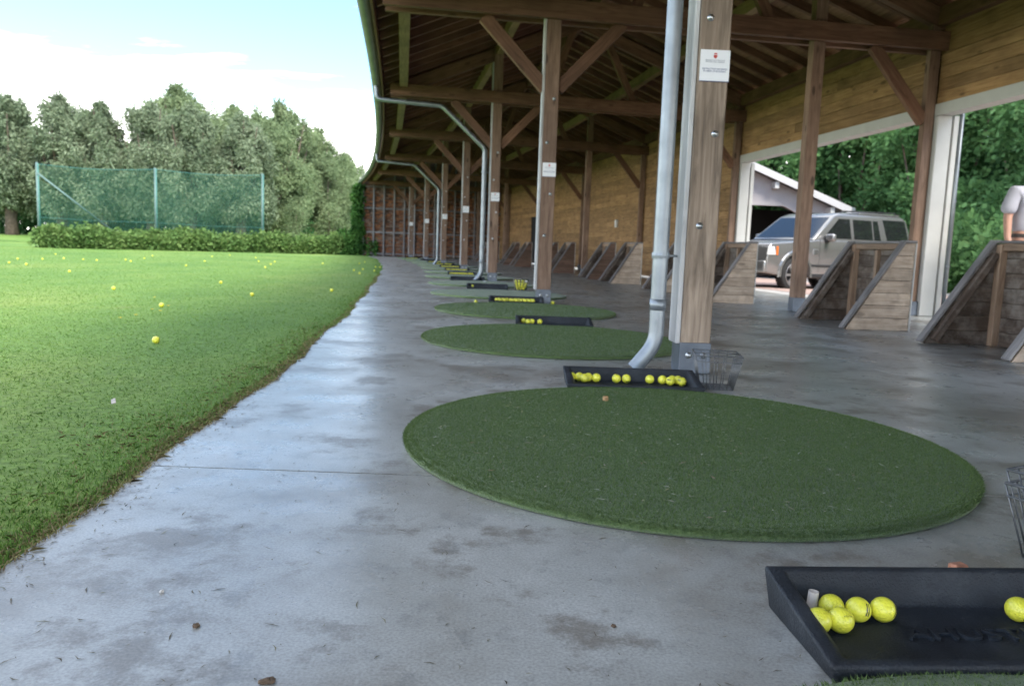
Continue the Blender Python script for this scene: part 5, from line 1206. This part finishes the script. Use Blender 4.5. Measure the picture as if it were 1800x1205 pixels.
# ------------------------------------------------------------------ person at the right edge
def skin_body(name, joints, edges, mat, parent, M_, sub=2):
    me = bpy.data.meshes.new(name); me.from_pydata([j[0] for j in joints], edges, [])
    o = bpy.data.objects.new(name, me); C.objects.link(o)
    md = o.modifiers.new('s', 'SKIN'); md.use_smooth_shade = True
    for i, j in enumerate(joints):
        sv = me.skin_vertices[0].data[i]; sv.radius = j[1] if isinstance(j[1], tuple) else (j[1], j[1]); sv.use_root = (i == 0)
    sb = o.modifiers.new('u', 'SUBSURF'); sb.levels = sub; sb.render_levels = sub
    dg = bpy.context.evaluated_depsgraph_get(); m2 = bpy.data.meshes.new_from_object(o.evaluated_get(dg)); bpy.data.objects.remove(o); bpy.data.meshes.remove(me)
    m2.name = name; m2.materials.clear(); m2.materials.append(MATS[mat]); m2.polygons.foreach_set('use_smooth', [True] * len(m2.polygons))
    return place(bpy.data.objects.new(name, m2), parent, M_)
px_, py_ = 5.53, 8.55
per_ = thing('person', (px_, py_, -0.02), 0, 'person in light grey polo shirt standing behind the nearest bag stand at the right edge', 'person')
Mp = Matrix.Translation((px_, py_, -0.02)) @ Matrix.Rotation(R(12), 4, 'Z')
bj = [((0, 0, 0.96), (0.15, 0.11)), ((0, 0, 1.18), (0.145, 0.10)), ((0, 0.01, 1.38), (0.16, 0.10)), ((0, 0.01, 1.49), 0.065), ((0, -0.01, 1.58), 0.055), ((0, -0.03, 1.68), (0.075, 0.095)), ((0, -0.02, 1.77), (0.065, 0.08)),
      ((-0.19, 0.01, 1.44), 0.062), ((-0.25, 0.03, 1.18), 0.047), ((-0.27, -0.02, 0.94), 0.034), ((-0.265, -0.05, 0.88), 0.030),
      ((0.19, 0.01, 1.44), 0.062), ((0.25, 0.03, 1.18), 0.047), ((0.27, -0.02, 0.94), 0.034), ((0.265, -0.05, 0.88), 0.030),
      ((-0.10, 0, 0.86), 0.09), ((-0.11, -0.01, 0.48), 0.06), ((-0.11, 0.02, 0.09), 0.042), ((-0.11, -0.12, 0.035), 0.035),
      ((0.10, 0, 0.86), 0.09), ((0.11, -0.01, 0.48), 0.06), ((0.11, 0.02, 0.09), 0.042), ((0.11, -0.12, 0.035), 0.035)]
be = [(0, 1), (1, 2), (2, 3), (3, 4), (4, 5), (5, 6), (2, 7), (7, 8), (8, 9), (9, 10), (2, 11), (11, 12), (12, 13), (13, 14), (0, 15), (15, 16), (16, 17), (17, 18), (0, 19), (19, 20), (20, 21), (21, 22)]
# fingers and thumbs rooted in the palms
for sg, wrist in ((-1, 10), (1, 14)):
    for k_, (dy_, ln) in enumerate(((-0.028, 0.085), (-0.010, 0.095), (0.008, 0.09), (0.025, 0.075))):
        i0 = len(bj); bx_, by_, bz_ = bj[wrist][0]
        bj += [((bx_, by_ + dy_, bz_ - 0.05), 0.011), ((bx_ - sg * 0.012, by_ + dy_, bz_ - 0.05 - ln * 0.55), 0.009), ((bx_ - sg * 0.03, by_ + dy_, bz_ - 0.05 - ln), 0.008)]
        be += [(wrist, i0), (i0, i0 + 1), (i0 + 1, i0 + 2)]
    i0 = len(bj); bx_, by_, bz_ = bj[wrist][0]
    bj += [((bx_ - sg * 0.02, by_ - 0.042, bz_ - 0.02), 0.011), ((bx_ - sg * 0.035, by_ - 0.055, bz_ - 0.06), 0.009)]; be += [(wrist, i0), (i0, i0 + 1)]
body = skin_body('body', bj, be, 'skin', per_, Mp)
sj = [((0, 0, 0.95), (0.185, 0.135)), ((0, 0, 1.10), (0.19, 0.14)), ((0, 0, 1.25), (0.185, 0.13)), ((0, 0.01, 1.40), (0.175, 0.115)), ((0, 0.01, 1.495), 0.075),
      ((-0.20, 0.01, 1.435), 0.085), ((-0.245, 0.02, 1.30), 0.082), ((-0.265, 0.03, 1.19), 0.085), ((0.20, 0.01, 1.435), 0.085), ((0.245, 0.02, 1.30), 0.082), ((0.265, 0.03, 1.19), 0.085)]
skin_body('polo_shirt', sj, [(0, 1), (1, 2), (2, 3), (3, 4), (3, 5), (5, 6), (6, 7), (3, 8), (8, 9), (9, 10)], 'shirt', per_, Mp)
tj = [((0, 0, 0.98), (0.165, 0.125)), ((0, 0, 0.90), (0.17, 0.125)), ((-0.10, 0, 0.80), 0.105), ((-0.11, -0.01, 0.48), 0.08), ((-0.11, 0.01, 0.06), 0.072), ((0.10, 0, 0.80), 0.105), ((0.11, -0.01, 0.48), 0.08), ((0.11, 0.01, 0.06), 0.072)]
skin_body('trousers', tj, [(0, 1), (1, 2), (2, 3), (3, 4), (1, 5), (5, 6), (6, 7)], 'trousers', per_, Mp)
skin_body('hair', [((0, 0.0, 1.72), (0.083, 0.095)), ((0, 0.005, 1.80), (0.072, 0.082))], [(0, 1)], 'hair', per_, Mp)
MB().lathe([(0.172, 0), (0.176, 0.005), (0.176, 0.035), (0.172, 0.04)], 24, Mp @ Matrix.Translation((0, 0, 0.955)) @ Matrix.Diagonal((1, 0.76, 1, 1))).build('belt', 'shoe_leather', per_)
for sx in (-0.11, 0.11):
    sh = bmesh.new(); bmesh.ops.create_uvsphere(sh, u_segments=16, v_segments=10, radius=0.055)
    for v in sh.verts: v.co = Vector((v.co.x * 0.95, v.co.y * 2.5, max(v.co.z, -0.045)))
    me = bpy.data.meshes.new('shoe'); sh.to_mesh(me); sh.free(); me.materials.append(MATS['shoe_leather']); place(bpy.data.objects.new('shoe', me), per_, Mp @ Matrix.Translation((sx, -0.06, 0.045)))
fc = MB()
for sx in (-0.03, 0.03): fc.lathe([(0, 0.006), (0.008, 0.004), (0.011, 0)], 10, Mp @ Matrix.Translation((sx, -0.118, 1.71)) @ Matrix.Rotation(R(90), 4, 'X'))
fc.build('eyes', 'dark_inside', body)
MB().prism([(-0.012, 1.665), (0.012, 1.665), (0.004, 1.70), (-0.004, 1.70)], -0.14, -0.11, 'Y').build('nose', 'skin', body, Mp, bevel=0.006)
for sx in (-0.078, 0.078): MB().box((sx, -0.02, 1.69), (0.018, 0.035, 0.06)).build('ear', 'skin', body, Mp, bevel=0.008)

# ------------------------------------------------------------------ trees and shrubs behind the yard
sv = [tree_parts(7.5, 0.8, 0.16, 2.4, 75, 26000, 0.20, 0.13, 'shrub_leaf', 400 + k_, upright=False, clump=0.85, droop=0.15, spire=0.15) for k_ in range(2)]
sdk = [tree_parts(12.5, 1.5, 0.25, 3.7, 90, 30000, 0.28, 0.19, 'shrub_leaf_dark', 500 + k_, upright=False, clump=1.35, droop=0.15, spire=0.15) for k_ in range(2)]
sl_ = [(9.0, 33.5, 0, 1.05, 'sv', 'bright leafy tree rising over the ridge of the garage'), (13.0, 31.0, 1, 1.02, 'sv', 'bright leafy tree right of the garage roof'), (14.2, 26.5, 0, 0.95, 'sv', 'light green tree directly above the car'), (15.4, 23.2, 1, 0.92, 'sv', 'light green tree left of the brown back post'),
       (13.6, 19.6, 0, 0.80, 'sv', 'light green shrub just right of the white door jamb'), (14.6, 15.8, 1, 0.85, 'sv', 'leafy shrub between the door jamb and the person'), (12.6, 12.6, 0, 0.72, 'sv', 'leafy shrub close behind the person'), (12.2, 9.4, 1, 0.75, 'sv', 'leafy shrub at the right edge of the picture'),
       (13.8, 6.2, 0, 0.9, 'sv', 'leafy shrub just out of the frame on the right'), (12.8, 38.5, 0, 1.0, 'sd', 'tall dark tree behind the garage'), (17.8, 33.5, 1, 1.05, 'sd', 'tall dark tree behind the car and the light green trees'), (20.0, 27.5, 0, 1.0, 'sd', 'tall dark tree behind the brown back post'), (19.5, 21.5, 1, 1.0, 'sd', 'tall dark tree above the white door jamb'),
       (18.5, 15.0, 0, 1.0, 'sd', 'tall dark tree above the person'), (18.0, 9.0, 1, 1.0, 'sd', 'tall dark tree at the upper right edge of the picture'), (18.5, 3.0, 0, 1.0, 'sd', 'tall dark tree out of the frame on the right'), (5.5, 41, 1, 0.9, 'sd', 'dark tree behind the left half of the garage'), (9.2, 40.5, 0, 1.0, 'sd', 'dark tree showing just above the garage roof')]
for i, (x, y, k_, sc, kind, lb) in enumerate(sl_):
    plant_tree('leafy_tree', (sv if kind == 'sv' else sdk)[k_], x, y, -0.2, i * 1.7, sc, lb, 'trees and shrubs behind the yard')
cs, rs_, pr = [], [], []
for x, y in [(12.0, 24), (11.8, 22.0), (11.6, 20.6), (11.9, 19.0), (11.4, 17.4), (11.6, 15.6), (11.2, 13.8), (11.0, 12.0), (10.8, 10.4), (11.2, 8.6), (13, 26), (13.5, 28)]:
    for _ in range(5): cs.append((x + rng.normal(0, 0.6), y + rng.normal(0, 0.6), 0.2 + 1.3 * rng.random())); rs_.append(0.75); pr.append(330)
ug = place(bpy.data.objects.new('ground_cover', crown_mesh('ground_cover', cs, rs_, pr, 0.16, 0.12, 'shrub_leaf', shell=0.35))); tag(ug, 'leafy undergrowth along the far side of the yard', 'undergrowth', kind='stuff')
